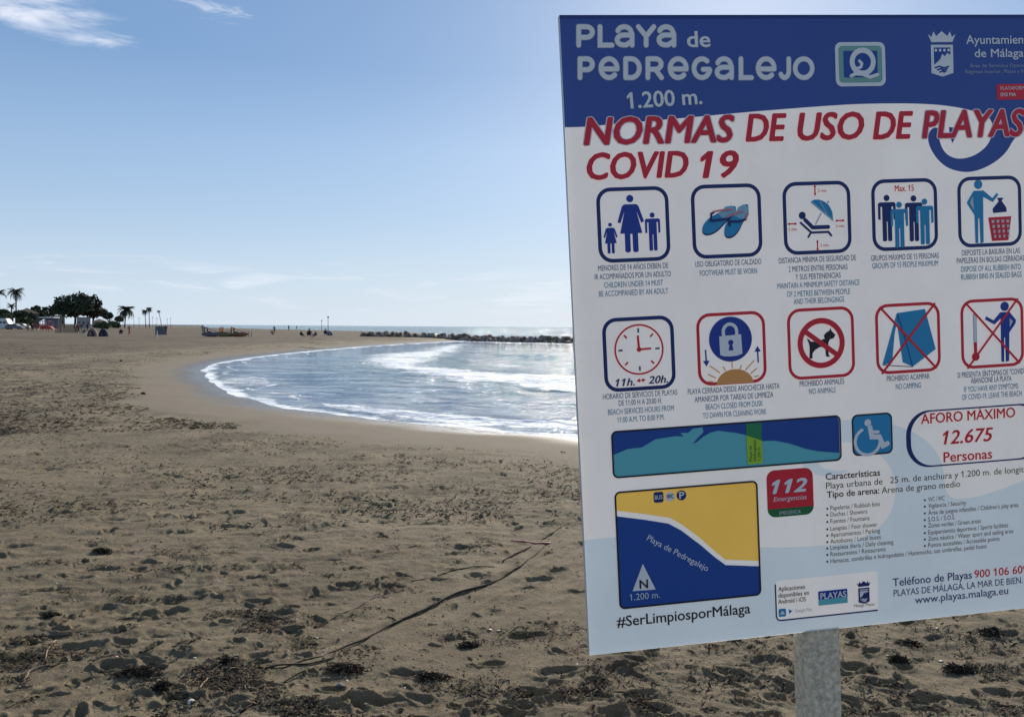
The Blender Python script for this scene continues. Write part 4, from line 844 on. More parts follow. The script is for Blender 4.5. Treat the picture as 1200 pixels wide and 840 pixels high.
# --- bottom line
p = Pr(); tpx(p, '#SerLimpiosporMálaga', 723, 734, 879, 12.0, BLACK, 3, bold=.016); p.build('hashtag_line', sign, 'bold black hashtag lettering')
p = Pr(); X0, Y0 = uv(907.5, 681); X1 = uv(1028, 671.5)[0]; Y1 = uv(910, 727.8)[1]; p.strip([(X0+.01, Y0+.05), (X0+.01, Y1-.07), (X0+.03, Y1-.025), (X0+.07, Y1-.01), (X1-.02, Y1-.01)], .011, NAVY, 2)
for s, y, x1 in (('Aplicaciones', 692.3, 943), ('disponibles en', 699.8, 947.5), ('Android / iOS', 707, 944)): tpx(p, s, 911.8, y, x1, 5.2, BLACK, 4, bold=.012)
a = uv(912, 713); b = uv(921, 721.5); p.poly(rrect(a[0], a[1], b[0], b[1], .02), CYAN, 4); p.px([(913.5, 719.5), (916.5, 714.5), (919.5, 719)], WHITE, 5); p.px([(924, 713), (924, 718.5), (928.5, 715.5)], CYAN, 4); tpx(p, 'Google Play', 931.5, 717, 951, 4, GREYP, 4)
a = uv(958.5, 692.5); b = uv(993, 705.5); p.poly([a, (b[0], a[1]), b, (a[0], b[1])], FG, 4); mv = a[1]+(b[1]-a[1])*.58; p.poly([(a[0], mv), (b[0], mv), b, (a[0], b[1])], TEAL, 5); tpx(p, 'PLAYAS', 961, 701.5, 991, 7, WHITE, 6, bold=.025)
crest(p, 1003.5, 1020.5, 681, 706, NAVY, WHITE, 4); tpx(p, 'Málaga Playas', 1000.5, 711, 1024.5, 3.4, BLACK, 4)
p.build('app_label', sign, 'small white label for the phone apps')
p = Pr(); CB = ink('contact_blue', (.03, .07, .22)); tpx(p, 'Teléfono de Playas', 1046, 686.5, 1138.5, 9, CB, 3, bold=.014); tpx(p, '900 106 609', 1141.5, 676.8, 1204, 9, RED, 3, bold=.014)
tpx(p, 'PLAYAS DE MÁLAGA, LA MAR DE BIEN.', 1047, 698.3, 1198, 7.6, CB, 3, bold=.006); tpx(p, 'www.playas.malaga.eu', 1072, 706.8, 1181, 8.6, CB, 3, bold=.010)
p.build('contact_lines', sign, 'blue contact lines with a red phone number')

# ------------------------------------------------------------------ debris on the near sand
def sand_zv(x, y):
    r = np.hypot(x, y); th = np.arctan2(x, y); i = np.clip(np.searchsorted(rr, r), 1, NR-1); k = np.clip(np.round((th-fine[0])/dth).astype(int), 0, len(fine)-1); return Z[i, k]
def flakes(n, pos, lmin, lmax, wmin, wmax, lift, seed):
    """curled little strips lying on the sand; pos(n, rng) gives x, y, extra height"""
    g = np.random.default_rng(seed); x, y, h = pos(n, g); L = g.uniform(lmin, lmax, n)*g.uniform(.5, 1, n); w = g.uniform(wmin, wmax, n); a = g.normal(0.35, 0.75, n); cur = g.normal(0, 0.5, n)
    S = 4; z0 = sand_zv(x, y)+h; vs = []; tilt = g.normal(0, 0.30, n)
    px = x.copy(); py = y.copy(); pz = z0+0.001; wz = g.uniform(-.6, .6, n)
    for k in range(S+1):
        aa = a+cur*(k-S/2); wd = w*(0.35+0.65*math.sin(PI*(k+.35)/(S+.7))); nx, ny = -np.sin(aa), np.cos(aa)
        hh = pz+lift*np.sin(PI*k/S)*g.uniform(0, 1, n)*L+tilt*L*(k/S-.5)*.35
        vs.append(np.stack([px+nx*wd/2, py+ny*wd/2, hh+wd*wz*.5+.002], -1)); vs.append(np.stack([px-nx*wd/2, py-ny*wd/2, hh-wd*wz*.5+.002], -1))
        px = px+np.cos(aa)*L/S; py = py+np.sin(aa)*L/S
    Vv = np.stack(vs, 1).reshape(-1, 3); b = (np.arange(n)*2*(S+1))[:, None]; f = np.array([[2*k, 2*k+1, 2*k+3, 2*k+2] for k in range(S)]); F = (b[:, :, None]+f[None]).reshape(-1, 4)
    return Vv, F
weedm = mat('dry_seaweed', (.030, .022, .015), 0.9, 0.2, 0.5, 30)
weedb = mat('brown_seaweed', (.075, .050, .028), 0.9, 0.2, 0.5, 30)
blobs = []
for px, py, a, b, s in WEEDY:
    q = base_at(px, py); blobs.append((q.x, q.y, a, b, s))
def pos_blob(n, g):
    wts = np.array([bb[2]*bb[3]/(1+0.02*(bb[0]**2+bb[1]**2)) for bb in blobs])**0.7; i = g.choice(len(blobs), n, p=wts/wts.sum()); B_ = np.array(blobs)[i]
    u = g.normal(0, .5, n)*B_[:, 2]; v = g.normal(0, .5, n)*B_[:, 3]; c, s = np.cos(B_[:, 4]), np.sin(B_[:, 4]); x = B_[:, 0]+u*c-v*s; y = B_[:, 1]+u*s+v*c; return x, y, g.uniform(0, .012, n)
def pos_field(n, g):
    X_, Y_ = [], []
    while sum(map(len, X_)) < n:
        r = 1/g.uniform(1/22, 1/2.3, 60000); th = g.uniform(R(-41), R(41), 60000); x, y = r*np.sin(th), r*np.cos(th)
        nz = gn(x/0.55, y/0.33, 91)+0.6*gn(x/0.17, y/0.12, 92)+0.35*gn(x/2.6, y/2.0, 93); ok = (g.random(60000) < sstep(nz, 0.30, 0.85)) & (x > -99)
        i = np.clip(np.searchsorted(rr, r), 0, NR-1); k = np.clip(((th-fine[0])/dth).astype(int), 0, len(fine)-1); ok &= (tramp[i, k] > .6) & (g.random(60000) > fan[i, k]*.85)
        X_.append(x[ok]); Y_.append(y[ok])
    return np.concatenate(X_)[:n], np.concatenate(Y_)[:n], np.zeros(n)
Va, Fa = flakes(2400, pos_blob, .02, .08, .003, .010, .30, 1); Vb, Fb = flakes(24000, pos_field, .010, .055, .003, .010, .25, 2)
def pos_mid(n, g):
    r = 1/g.uniform(1/60, 1/7, n*6); th = g.uniform(R(-41), R(20), n*6); x, y = r*np.sin(th), r*np.cos(th); nz = gn(x/2.2, y/1.1, 95)+.5*gn(x/.6, y/.4, 96)
    i = np.clip(np.searchsorted(rr, r), 0, NR-1); k = np.clip(((th-fine[0])/dth).astype(int), 0, len(fine)-1); ok = (g.random(n*6) < sstep(nz, -0.4, .7)) & (tramp[i, k] > .7)
    x, y = x[ok], y[ok]
    return np.resize(x, n), np.resize(y, n), np.zeros(n)
Vc, Fc2 = flakes(6500, pos_mid, .02, .11, .006, .018, .25, 4)
def pos_far(n, g):
    r = 1/g.uniform(1/75, 1/15, n*8); th = g.uniform(R(-41), R(2), n*8); x, y = r*np.sin(th), r*np.cos(th); nz = gn(x/3.0, y/3.5, 97)+.6*gn(x/.8, y/.9, 98)
    i = np.clip(np.searchsorted(rr, r), 0, NR-1); k = np.clip(((th-fine[0])/dth).astype(int), 0, len(fine)-1); ok = (g.random(n*8) < .12+.88*sstep(nz, -1.0, 1.3)) & (tramp[i, k] > .7)
    x, y = x[ok], y[ok]
    return np.resize(x, n), np.resize(y, n), np.full(n, .01)
Vd, Fd = flakes(8000, pos_far, .04, .17, .015, .045, .15, 9)
tag(link('brown_weed_litter', mesh_np('brown_weed_litter', Vd, Fd), mat('brown_weed', (.095, .068, .042), .95, .1, .4, 3)), 'brown weed litter spread over the upper beach left of the bay', 'seaweed', kind='stuff')
tag(link('seaweed_scraps', mesh_np('seaweed_scraps', np.concatenate([Va, Vb, Vc]), np.concatenate([Fa, Fb+len(Va), Fc2+len(Va)+len(Vb)])), weedm), 'countless dark dry seaweed scraps strewn over the trodden sand', 'seaweed', kind='stuff')
Vb, Fb = flakes(9000, pos_field, .015, .08, .0015, .005, .2, 3)
tag(link('straw_scraps', mesh_np('straw_scraps', Vb, Fb), mat('straw', (.20, .145, .075), .9, .2, .4, 20)), 'thin brown straw and root fibres strewn over the sand', 'straw', kind='stuff')
# crumbs of sand and small stones
def crumbs(name, n, smin, smax, m, seed, lab, cat, pos=pos_field):
    g = np.random.default_rng(seed)
    r = 1/g.uniform(1/16, 1/2.3, n); th = g.uniform(R(-41), R(41), n); x, y = r*np.sin(th), r*np.cos(th)
    i = np.clip(np.searchsorted(rr, r), 0, NR-1); k = np.clip(((th-fine[0])/dth).astype(int), 0, len(fine)-1); ok = tramp[i, k] > .7; x, y = x[ok], y[ok]; n = len(x)
    s = smin+(smax-smin)*g.random(n)**3; z = sand_zv(x, y)+s*.2; base = np.array([(1, 0, 0), (0, 1, 0), (-1, 0, 0), (0, -1, 0), (0, 0, .7), (0, 0, -.7)], float)
    Vv = base[None]*(g.uniform(.6, 1.3, (n, 6, 1)))*s[:, None, None]; an = g.uniform(0, 6.28, n); c, sn = np.cos(an)[:, None], np.sin(an)[:, None]
    Vv = np.stack([Vv[..., 0]*c-Vv[..., 1]*sn, Vv[..., 0]*sn+Vv[..., 1]*c, Vv[..., 2]], -1)+np.stack([x, y, z], -1)[:, None]
    f = np.array([(0, 1, 4), (1, 2, 4), (2, 3, 4), (3, 0, 4), (1, 0, 5), (2, 1, 5), (3, 2, 5), (0, 3, 5)]); F = ((np.arange(n)*6)[:, None, None]+f[None]).reshape(-1, 3)
    tag(link(name, mesh_np(name, Vv.reshape(-1, 3), F), m), lab, cat, kind='stuff')
crumbs('sand_crumbs', 12000, .002, .010, mat('sand_crumb', (.25, .19, .13), .95, .2, .35, 20), 5, 'small crumbs and lumps of brown sand and grit', 'sand crumbs')
crumbs('shell_fragments', 420, .003, .010, mat('shell_white', (.68, .62, .54), .6, .3, .2, 60), 6, 'tiny pale broken shell pieces scattered on the sand', 'shell pieces')
def tube_thing(name, pix, rads, m, label, cat, group=None, lift=0.4, wob=.006, n=8):
    g = random.Random(len(label)*7+len(pix)); P = []
    for i in range(len(pix)-1):
        a, b = on(*pix[i]), on(*pix[i+1]); K = max(2, int((b-a).length/.05))
        for k in range(K): P.append(a.lerp(b, k/K))
    P.append(on(*pix[-1])); q = []; nn = len(P)
    o = Vector(P[nn//2]); RR_ = []
    for i, p_ in enumerate(P):
        f = i/(nn-1)*(len(rads)-1); j = min(int(f), len(rads)-2); r_ = rads[j]+(rads[j+1]-rads[j])*(f-j); RR_.append(r_*g.uniform(.85, 1.15))
        q.append(Vector((p_.x+g.uniform(-wob, wob), p_.y+g.uniform(-wob, wob), sand_z(p_.x, p_.y)+r_*lift+g.uniform(0, wob*.4)))-o)
    # keep the line from following every grain
    zz = [v.z for v in q]
    for _ in range(3): zz = [zz[0]]+[max((zz[i-1]+zz[i]+zz[i+1])/3, zz[i]-.006) for i in range(1, nn-1)]+[zz[-1]]
    q = [Vector((v.x, v.y, z)) for v, z in zip(q, zz)]
    ob = MB().tube(q, RR_, n).build(name, m, smooth=True); ob.location = o; return tag(ob, label, cat, group)
ropem = mat('black_rope', (.022, .019, .016), .85, .2, .4, 60, .4, 120)
tube_thing('washed_up_rope', [(330, 784), (350, 776), (380, 768), (408, 757), (430, 748), (455, 733), (480, 723), (505, 709), (530, 697), (560, 688), (585, 676), (611, 663), (630, 648), (642, 637)], [.002, .004, .006, .005, .006, .008, .005, .007, .006, .004, .006, .004, .004, .003, .002], ropem, 'long dark half buried rope running diagonally over the near sand', 'rope', lift=.9, wob=.005)
twig = mat('dark_twig', (.045, .032, .022), .9, .2, .3, 50); pale = mat('pale_twig', (.30, .22, .14), .85, .2, .3, 50)
G = 'sticks and twigs lying on the sand'
for pix, rad, mm, lab in (([(588, 659), (603, 650), (622, 641)], [.006, .009, .006], twig, 'short dark stick beside the upper end of the long rope'),
      ([(636, 632), (648, 624), (657, 617), (668, 612)], [.005, .008, .005, .003], twig, 'thin dark stick next to the left edge of the sign'),
      ([(392, 771), (360, 779), (325, 781), (290, 786), (255, 793)], [.005, .004, .005, .003, .003], twig, 'thin dark root running left from the lower end of the rope'),
      ([(440, 700), (420, 712), (395, 722), (372, 735)], [.003, .004, .003], twig, 'thin dark root above the lower half of the rope'),
      ([(482, 681), (505, 678), (530, 669), (556, 664), (580, 664)], [.003, .005, .004, .003], twig, 'long thin curved root above the middle of the rope'),
      ([(282, 836), (300, 822), (325, 804), (345, 793), (358, 787)], [.006, .007, .005, .004], twig, 'straight dark twig at the bottom just left of the rope end'),
      ([(52, 775), (54, 764), (58, 756), (65, 750)], [.004, .005, .003], pale, 'pale curved twig near the lower left corner'),
      ([(28, 798), (34, 788), (46, 782), (60, 780)], [.003, .006, .004], pale, 'pale bent twig at the lower left, below the curved one'),
      ([(60, 782), (76, 776), (92, 771), (102, 767)], [.004, .004, .003], twig, 'dark thin twig pointing right from the pale bent twig'),
      ([(233, 812), (238, 802), (245, 794), (250, 788)], [.004, .005, .003], pale, 'pale forked twig standing out between black weed at lower left'),
      ([(214, 737), (228, 742), (240, 747), (248, 749)], [.003, .004, .003], pale, 'thin yellowish straw twig on smooth sand at left'),
      ([(137, 726), (155, 725), (176, 724)], [.003, .004, .003], twig, 'dark straight twig lying level on smooth sand at left'),
      ([(24, 748), (50, 746), (85, 744)], [.004, .005, .003], twig, 'long level dark root at the left edge of the sand')):
    tube_thing('twig', pix, [q*.85 for q in rad], mm, lab, 'twig', G, lift=.95)
tube_thing('plastic_strip', [(598, 634), (612, 636), (628, 637), (640, 638), (645, 636)], [.004, .008, .011, .012, .006], mat('faded_red_plastic', (.26, .075, .06), .6, .4, .2, 30), 'faded red plastic strip at the upper end of the rope', 'plastic strip')
shm = mat('shell', (.55, .49, .41), .55, .4, .2, 50); sho = mat('shell_orange', (.62, .36, .24), .55, .4, .25, 50)
def shell(px, py, s, m, lab, rz):
    p = on(px, py); b = MB(); vs = [(0, 0, .35*s)]; K = 14
    for ring_, (rad, hh) in enumerate(((.45, .30), (.8, .16), (1.0, 0.0))):
        for k in range(K):
            a = -2.3+4.6*k/(K-1); ru = rad*s*(1+.05*(k % 2)); vs.append((ru*math.cos(a)-.2*s, ru*math.sin(a)*.85, hh*s+.02*s*(k % 2)))
    fs = [(0, 1+k, 2+k) for k in range(K-1)]
    for j in range(2): fs += [(1+j*K+k, 1+(j+1)*K+k, 2+(j+1)*K+k, 2+j*K+k) for k in range(K-1)]
    b.add(vs, fs); me = b.mesh('shell'); me.transform(Matrix.Rotation(R(-24), 4, 'Y')); o = link('shell', me, m, smooth=True); sol = [tuple(v.co) for v in me.vertices]
    bm_ = bmesh.new(); bm_.from_mesh(me); geo_ = bmesh.ops.solidify(bm_, geom=bm_.faces[:], thickness=.08*s); bm_.to_mesh(me); bm_.free(); me.polygons.foreach_set('use_smooth', [True]*len(me.polygons))
    o.location = (p.x, p.y, p.z+.10*s); o.rotation_euler = (0, 0, rz); tag(o, lab, 'shell', 'broken shells lying on the sand')
for a in ((224, 823, .020, shm, 'large pale shell at the bottom left beside a forked twig', 2.2), (266, 783, .013, shm, 'white shell inside a black weed clump above the largest shell', 4.0), (228, 771, .012, shm, 'small white shell left of the black weed clump', 4.6),
          (574, 738, .017, sho, 'orange and white shell piece right of the rope', 4.2), (584, 739, .013, shm, 'white shell piece touching the orange one right of the rope', 5.0), (136, 772, .011, sho, 'small orange tinted shell at lower left', 4.4),
          (370, 747, .014, shm, 'white shell just above the rope', 3.9), (243, 645, .013, shm, 'white shell far left on smooth trodden sand', 4.5), (190, 634, .014, shm, 'white shell next to dark specks in the left middle sand', 4.8),
          (52, 734, .016, shm, 'flat pale shell near the left edge', 4.7), (1103, 775, .016, shm, 'bright pale shell on the sand right of the post', 4.4), (1040, 768, .010, sho, 'small tan shell just right of the post', 4.2), (1098, 736, .012, shm, 'pale shell close under the lower edge of the board', 4.9),
          (406, 609, .016, shm, 'white shell in the middle distance above the rope', 4.4), (660, 530, .05, pale, 'pale scrap of foam on the smooth sand by the water', 4.5)):
    shell(*a)
# blue grey stone and a few pebbles
def stone(px, py, s, m, lab, seed, sc=(1, .8, .55)):
    g = random.Random(seed); p = on(px, py); o = MB().ball((0, 0, 0), s, 12, 8, sc, .10, g).build('stone', m, smooth=False); o.location = (p.x, p.y, p.z+s*.2); o.rotation_euler = (g.uniform(-.3, .3), g.uniform(-.3, .3), g.uniform(0, 3)); tag(o, lab, 'stone', 'stones on the sand')
stm = mat('blue_stone', (.075, .085, .10), .7, .3, .3, 60, .2, 80)
stone(398, 803, .020, stm, 'blue grey stone under a black weed clump at the bottom', 1); stone(344, 824, .014, stm, 'grey stone near the bottom, left of the blue grey one', 2); stone(142, 423, .09, weedm, 'dark lump on the smooth sand left of the bay', 3); stone(168, 462, .085, weedm, 'black lump at the edge of the smooth sand left of the bay', 4)
# heaps of black weed that can be told apart
def weed_clump(px, py, w, h, lab, seed, n=170):
    w *= .8
    g = random.Random(seed); p = on(px, py); b = MB(); n = int(n*.8)
    for k in range(n):
        x, y = max(-w*.7, min(w*.7, g.gauss(0, w*.34))), max(-w*.33, min(w*.33, g.gauss(0, w*.16))); zb = sand_z(p.x+x, p.y+y)-p.z+.001; L = g.uniform(.02, .06); a = g.uniform(0, PI)+0.0; up = max(0, h*(1-(x/w)**2-(2*y/w)**2))*g.random()
        pts = []; r_ = g.uniform(.0012, .0035); c = g.uniform(-1.6, 1.6)
        for q in range(4): t_ = q/3-.5; aa = a+c*t_; pts.append((x+math.cos(aa)*L*t_, y+math.sin(aa)*L*t_, zb+up+.006*math.sin(q*2+k)))
        b.tube(pts, [r_*.6, r_, r_, r_*.4], 3, False)
    o = b.build('seaweed_clump', weedm); o.location = p; tag(o, lab, 'seaweed', 'heaps of black seaweed on the sand')
for a in ((405, 786, .15, .035, 'thick black weed heap right above the blue grey stone', 1, 260), (268, 778, .07, .035, 'spiky black weed heap around a white shell', 2), (160, 790, .20, .03, 'wide flat black weed heap at lower left', 3, 260), (190, 806, .07, .03, 'small round black weed heap under the wide one', 4),
          (507, 795, .14, .03, 'low black weed streak at the bottom right of the rope', 5), (550, 757, .09, .02, 'loose black weed tuft under the orange shell piece', 6), (60, 722, .08, .02, 'small black weed heap near the left edge', 7),
          (1122, 786, .13, .03, 'black weed heap right of the bright pale shell', 8), (1065, 755, .12, .03, 'black weed heap below the board, nearest the post', 9), (1160, 742, .20, .03, 'wide black weed heap at the right edge below the board', 10), (1053, 780, .08, .03, 'double black weed tuft between the post and the bright shell', 11), (120, 645, .12, .02, 'small black weed tuft in the left middle sand', 12)):
    weed_clump(*a)

# ------------------------------------------------------------------ breakwater
GZ = 0.56
def icorock(seed, sub=2):
    g = random.Random(seed); bm_ = bmesh.new(); bmesh.ops.create_icosphere(bm_, subdivisions=sub, radius=1)
    cuts = [(Vector((g.gauss(0, 1), g.gauss(0, 1), g.gauss(0, 1))).normalized(), g.uniform(.45, .8)) for _ in range(9)]
    for v in bm_.verts:
        for n_, d in cuts:
            e = v.co.dot(n_)-d
            if e > 0: v.co -= n_*e*.95
        v.co *= 1+g.uniform(-.04, .04)
    me = bpy.data.meshes.new('rock'); bm_.to_mesh(me); bm_.free(); return me
rkm = [mat('rock_grey', (.20, .17, .14), .85, .3, .45, 1.2, .6, 3), mat('rock_brown', (.15, .11, .075), .9, .2, .45, 1.5, .6, 3), mat('rock_pale', (.27, .23, .19), .85, .3, .35, 1.5, .5, 3)]
rocks = []
for mi, mm in enumerate(rkm):
    for s in range(4): r_ = icorock(100+s+mi*10); r_.materials.append(mm); rocks.append(r_)
def rock_row(root, line, zb, ztop, depth, mats_, seed, smin, smax, step):
    g = random.Random(seed); o0 = root.location; n = 0
    for i in range(len(line)-1):
        a, b = line[i], line[i+1]; L = (b-a).length; K = max(1, int(L/step)); nrm = Vector((-(b-a).y, (b-a).x, 0)).normalized()
        for k in range(K):
            for layer in range(3):
                p_ = a.lerp(b, (k+g.random())/K)+nrm*(layer*depth/3+g.uniform(-.2, .3)); s = g.uniform(smin, smax); z = zb+(ztop-zb)*(.12+.36*layer)+g.uniform(-.1, .1)-(.30*s if layer == 2 else 0)
                mi = g.choice(mats_); me_ = rocks[mi*4+g.randrange(4)]; o = bpy.data.objects.new('rock', me_); COL.objects.link(o); o.parent = root; o.location = p_-o0+Vector((0, 0, z-p_.z)); o.rotation_euler = (g.uniform(0, 6), g.uniform(0, 6), g.uniform(0, 6)); o.scale = (s*g.uniform(.8, 1.25), s*g.uniform(.7, 1.0), s*g.uniform(.55, .85)); n += 1
    return n
L1 = [at(522, 398.6), at(560, 400), at(600, 400.9), at(640, 401.6), at(680, 402.2), at(730, 403.2), at(790, 404.6)]
bw = empty('breakwater', L1[2], 0, 'long low breakwater of dark angular rocks across the mouth of the bay', 'breakwater')
n1_ = rock_row(bw, L1, -.05, 0.68, 3.2, (0, 0, 1, 1, 2), 5, .45, .85, .66)
L2 = [at(424, 395.8, .3), at(455, 396.6, .2), at(490, 397.2, .1), at(524, 398.4)]
bw2 = empty('rock_bank', L2[1], 0, 'brown bank of rubble rocks between the sand and the dark breakwater', 'rocks')
n2_ = rock_row(bw2, L2, 0.1, 1.0, 3.0, (1, 1, 2, 0), 6, .45, .85, .75)
for ch, sm in ((bw, 0), (bw2, 0)): pass

# ------------------------------------------------------------------ trees far left
leafm = mat('dark_foliage', (.055, .072, .040), .8, .3, .55, .35); trunkm = mat('bark', (.12, .09, .065), .9, .2, .3, 3); palmm = mat('palm_leaf', (.050, .065, .035), .7, .3, .4, .8)
def M_per_px(p): return (p-Vector((0, 0, EYE))).length/FOC
def crown_mesh(cs, n, size, seed):
    g = np.random.default_rng(seed); V_, nn = [], 0
    tot = sum(a*b for _, _, _, a, b in cs)
    for (cx, cy, cz, rw, rh) in cs:
        k = int(n*rw*rh/tot); d = g.normal(size=(k, 3)); d /= np.linalg.norm(d, axis=1)[:, None]; rad = g.uniform(.55, 1.02, k)**.6
        lump = 1+.16*np.sin(d[:, 0]*7+cx)*np.cos(d[:, 2]*6+cy)+.10*np.sin(d[:, 1]*11); c = d*(rad*lump)[:, None]*np.array([rw, rw*.8, rh])+np.array([cx, cy, cz]); c[:, 2] = np.where(d[:, 2] < -.55, c[:, 2]+rh*.2, c[:, 2])
        u = g.normal(size=(k, 3)); u /= np.linalg.norm(u, axis=1)[:, None]; v = np.cross(u, g.normal(size=(k, 3))); v /= np.linalg.norm(v, axis=1)[:, None]; s = (size*g.uniform(.5, 1.2, k))[:, None]
        V_.append(np.stack([c-u*s-v*s*.6, c+u*s-v*s*.5, c+u*s*.8+v*s*.7, c-u*s*.9+v*s*.6], 1).reshape(-1, 3))
    Vv = np.concatenate(V_); return mesh_np('crown', Vv, np.arange(len(Vv)).reshape(-1, 4))
def tree(px, pyb, lumps, trunks, n, lab, seed, name='broadleaf_tree', leaf=None, cat='tree', group='trees behind the beach'):
    p = at(px, pyb, GZ); k = M_per_px(p); root = empty(name, p, 0, lab, cat, group)
    cs = [((cx-px)*k, random.Random(seed+i).uniform(-1, 1), (pyb-cy)*k, hw*k, hh*k) for i, (cx, cy, hw, hh) in enumerate(lumps)]
    link('crown', crown_mesh(cs, n, .42 if k > .25 else .3, seed), leafm if leaf is None else leaf, root)
    for (tx, ttop) in trunks:
        b = MB(); x = (tx-px)*k; h = (pyb-ttop)*k; b.tube([(x, 0, -.1), (x+.1, 0, h*.4), (x+.15, .1, h*.8)], [.45, .34, .26], 8)
        for j in range(5): a = j*1.3+seed; b.tube([(x+.12, 0, h*.55), (x+.12+math.cos(a)*h*.2, math.sin(a)*h*.2, h*.8), (x+.1+math.cos(a)*h*.42, math.sin(a)*h*.35, h*1.05)], [.22, .14, .06], 5)
        b.build('trunk', trunkm, root, True)
    return root
tree(88, 384.5, [(78, 362, 9, 10), (88, 358, 11, 9), (98, 360, 10, 10), (84, 367, 12, 8), (72, 364, 5, 8)], [(88, 366)], 3400, 'largest broad dark tree with a wide rounded crown behind the beach', 1)
tree(108, 384.5, [(107, 362, 9, 11), (112, 367, 7, 8), (103, 366, 6, 8)], [(105, 368), (109, 368)], 1900, 'broad reddish dark tree touching the right side of the largest tree', 2, leaf=mat('brown_foliage', (.060, .048, .034), .8, .3, .5, .4))
tree(124, 384, [(121, 369, 5, 5), (127, 372, 5, 4)], [(127, 374)], 700, 'small dark tree right of the two broad trees', 3)
tree(43, 384, [(43, 368, 5, 5.5), (46, 373, 6, 4)], [(43, 372)], 700, 'small rounded dark tree right of the tall palm', 4)
tree(58, 384, [(56, 369, 6, 6), (62, 367, 4, 6), (52, 372, 4, 4)], [(58, 373)], 800, 'spreading dark tree just left of the largest tree', 5)
tree(139, 383.5, [(139, 375, 4.5, 3.2)], [(139, 377)], 350, 'low dark bush-like tree left of the bushy palm', 6)
tree(27, 384.6, [(24, 371, 6, 4), (32, 372, 6, 3.4), (36, 374, 4, 3)], [(28, 376)], 600, 'low dark tree line behind the brown house', 7)
tree(8, 384.6, [(6, 370, 5, 4), (11, 373, 4, 3)], [(7, 375)], 450, 'low dark tree behind the two tall palms', 8)
def frond_mesh(L, droop, seed, wide=.18):
    g = random.Random(seed); b = MB(); S = 9; pts = []
    for i in range(S+1): t_ = i/S; pts.append(Vector((L*t_*math.cos(droop*t_*.6), 0, L*(.45*t_-droop*t_*t_*.75))))
    for i in range(S+1):
        p_ = pts[i]; t_ = i/S; w = L*wide*math.sin(PI*min(1, (t_*.92+.08)))**.6
        if i == 0: continue
        d = (pts[i]-pts[i-1]).normalized()
        for sg in (1, -1):
            for q in range(2):
                o_ = pts[i-1].lerp(p_, q*.5); tip = o_+d*w*.7+Vector((0, sg*w, -w*.45*g.uniform(.6, 1.3))); th_ = L*.030
                b.add([o_, o_+d*th_*2.2, tip+d*th_*.3, tip], [(0, 1, 2, 3)])
    b.tube(pts, [L*.016]*S+[L*.006], 4); return b.mesh('frond')
def palm(px, pyb, cx, cy, rad, lab, seed, nf=16, droop=1.25, wide=.2, tr=.24, name='palm_tree', skirt=False):
    p = at(px, pyb, GZ); k = M_per_px(p); root = empty(name, p, 0, lab, 'palm tree', 'palm trees behind the beach'); x = (cx-px)*k; h = (pyb-cy)*k
    MB().tube([(0, 0, -.1), (x*.25, 0, h*.33), (x*.6, 0, h*.66), (x, 0, h)], [tr*1.25, tr, tr*.9, tr], 8).build('trunk', trunkm, root, True)
    MB().ball((x, 0, h), tr*2.2, 8, 6, (1, 1, 1.3), .1, random.Random(seed)).build('crown_base', palmm, root)
    ms = [frond_mesh(rad*k, droop*f, seed+i, wide) for i, f in enumerate((.75, 1.0, 1.3))]
    for m_ in ms: m_.materials.append(palmm)
    g = random.Random(seed)
    for i in range(nf):
        el_ = g.uniform(-.25, 1.15) if i % 3 else g.uniform(.9, 1.4); o = bpy.data.objects.new('frond', ms[i % 3]); COL.objects.link(o); o.parent = root; o.location = (x, 0, h); o.rotation_euler = (g.uniform(-.2, .2), -el_*.7+.15, i*2.399)
palm(19, 384, 19.5, 349.5, 10, 'tall palm with drooping fronds, second from the left edge', 21, 22, 1.3)
palm(0, 384, -.5, 351, 9, 'tall palm cut by the left edge of the photo', 22, 20, 1.3)
palm(14, 384, 14, 363, 6, 'short palm under the tall palm second from the left edge', 23, 16, 1.1)
palm(146, 384, 148, 366, 11, 'bushy spreading palm between the trees and the slender palms', 24, 30, 1.35, .26)
palm(171, 384, 170, 366.5, 4.6, 'shorter of the two slender fan palms standing together', 25, 22, 1.7, .32, .16)
palm(175, 384, 175, 364, 4.4, 'taller of the two slender fan palms standing together', 26, 22, 1.7, .32, .16)
palm(189.5, 384, 186.5, 366.5, 2.6, 'thin leaning palm farthest right, above the grey windbreak', 27, 16, 1.7, .32, .13)
for i, (cx, cy, hw, hh, pb) in enumerate(((7, 375, 6, 4, 385), (30, 377, 7, 3, 385), (120, 382, 8, 3.2, 386.5), (134, 381, 5, 3, 386))):
    tree(cx, pb, [(cx, cy, hw, hh), (cx+hw*.6, cy+1, hw*.6, hh*.8)], [], 420, ('green shrub behind the white camper van', 'low green shrub in front of the brown house', 'wide light green shrub under the small dark tree', 'small light green shrub left of the bushy palm')[i], 40+i, 'shrub', mat('light_foliage', (.085, .105, .05), .8, .3, .4, .5), 'shrub', 'shrubs behind the beach')

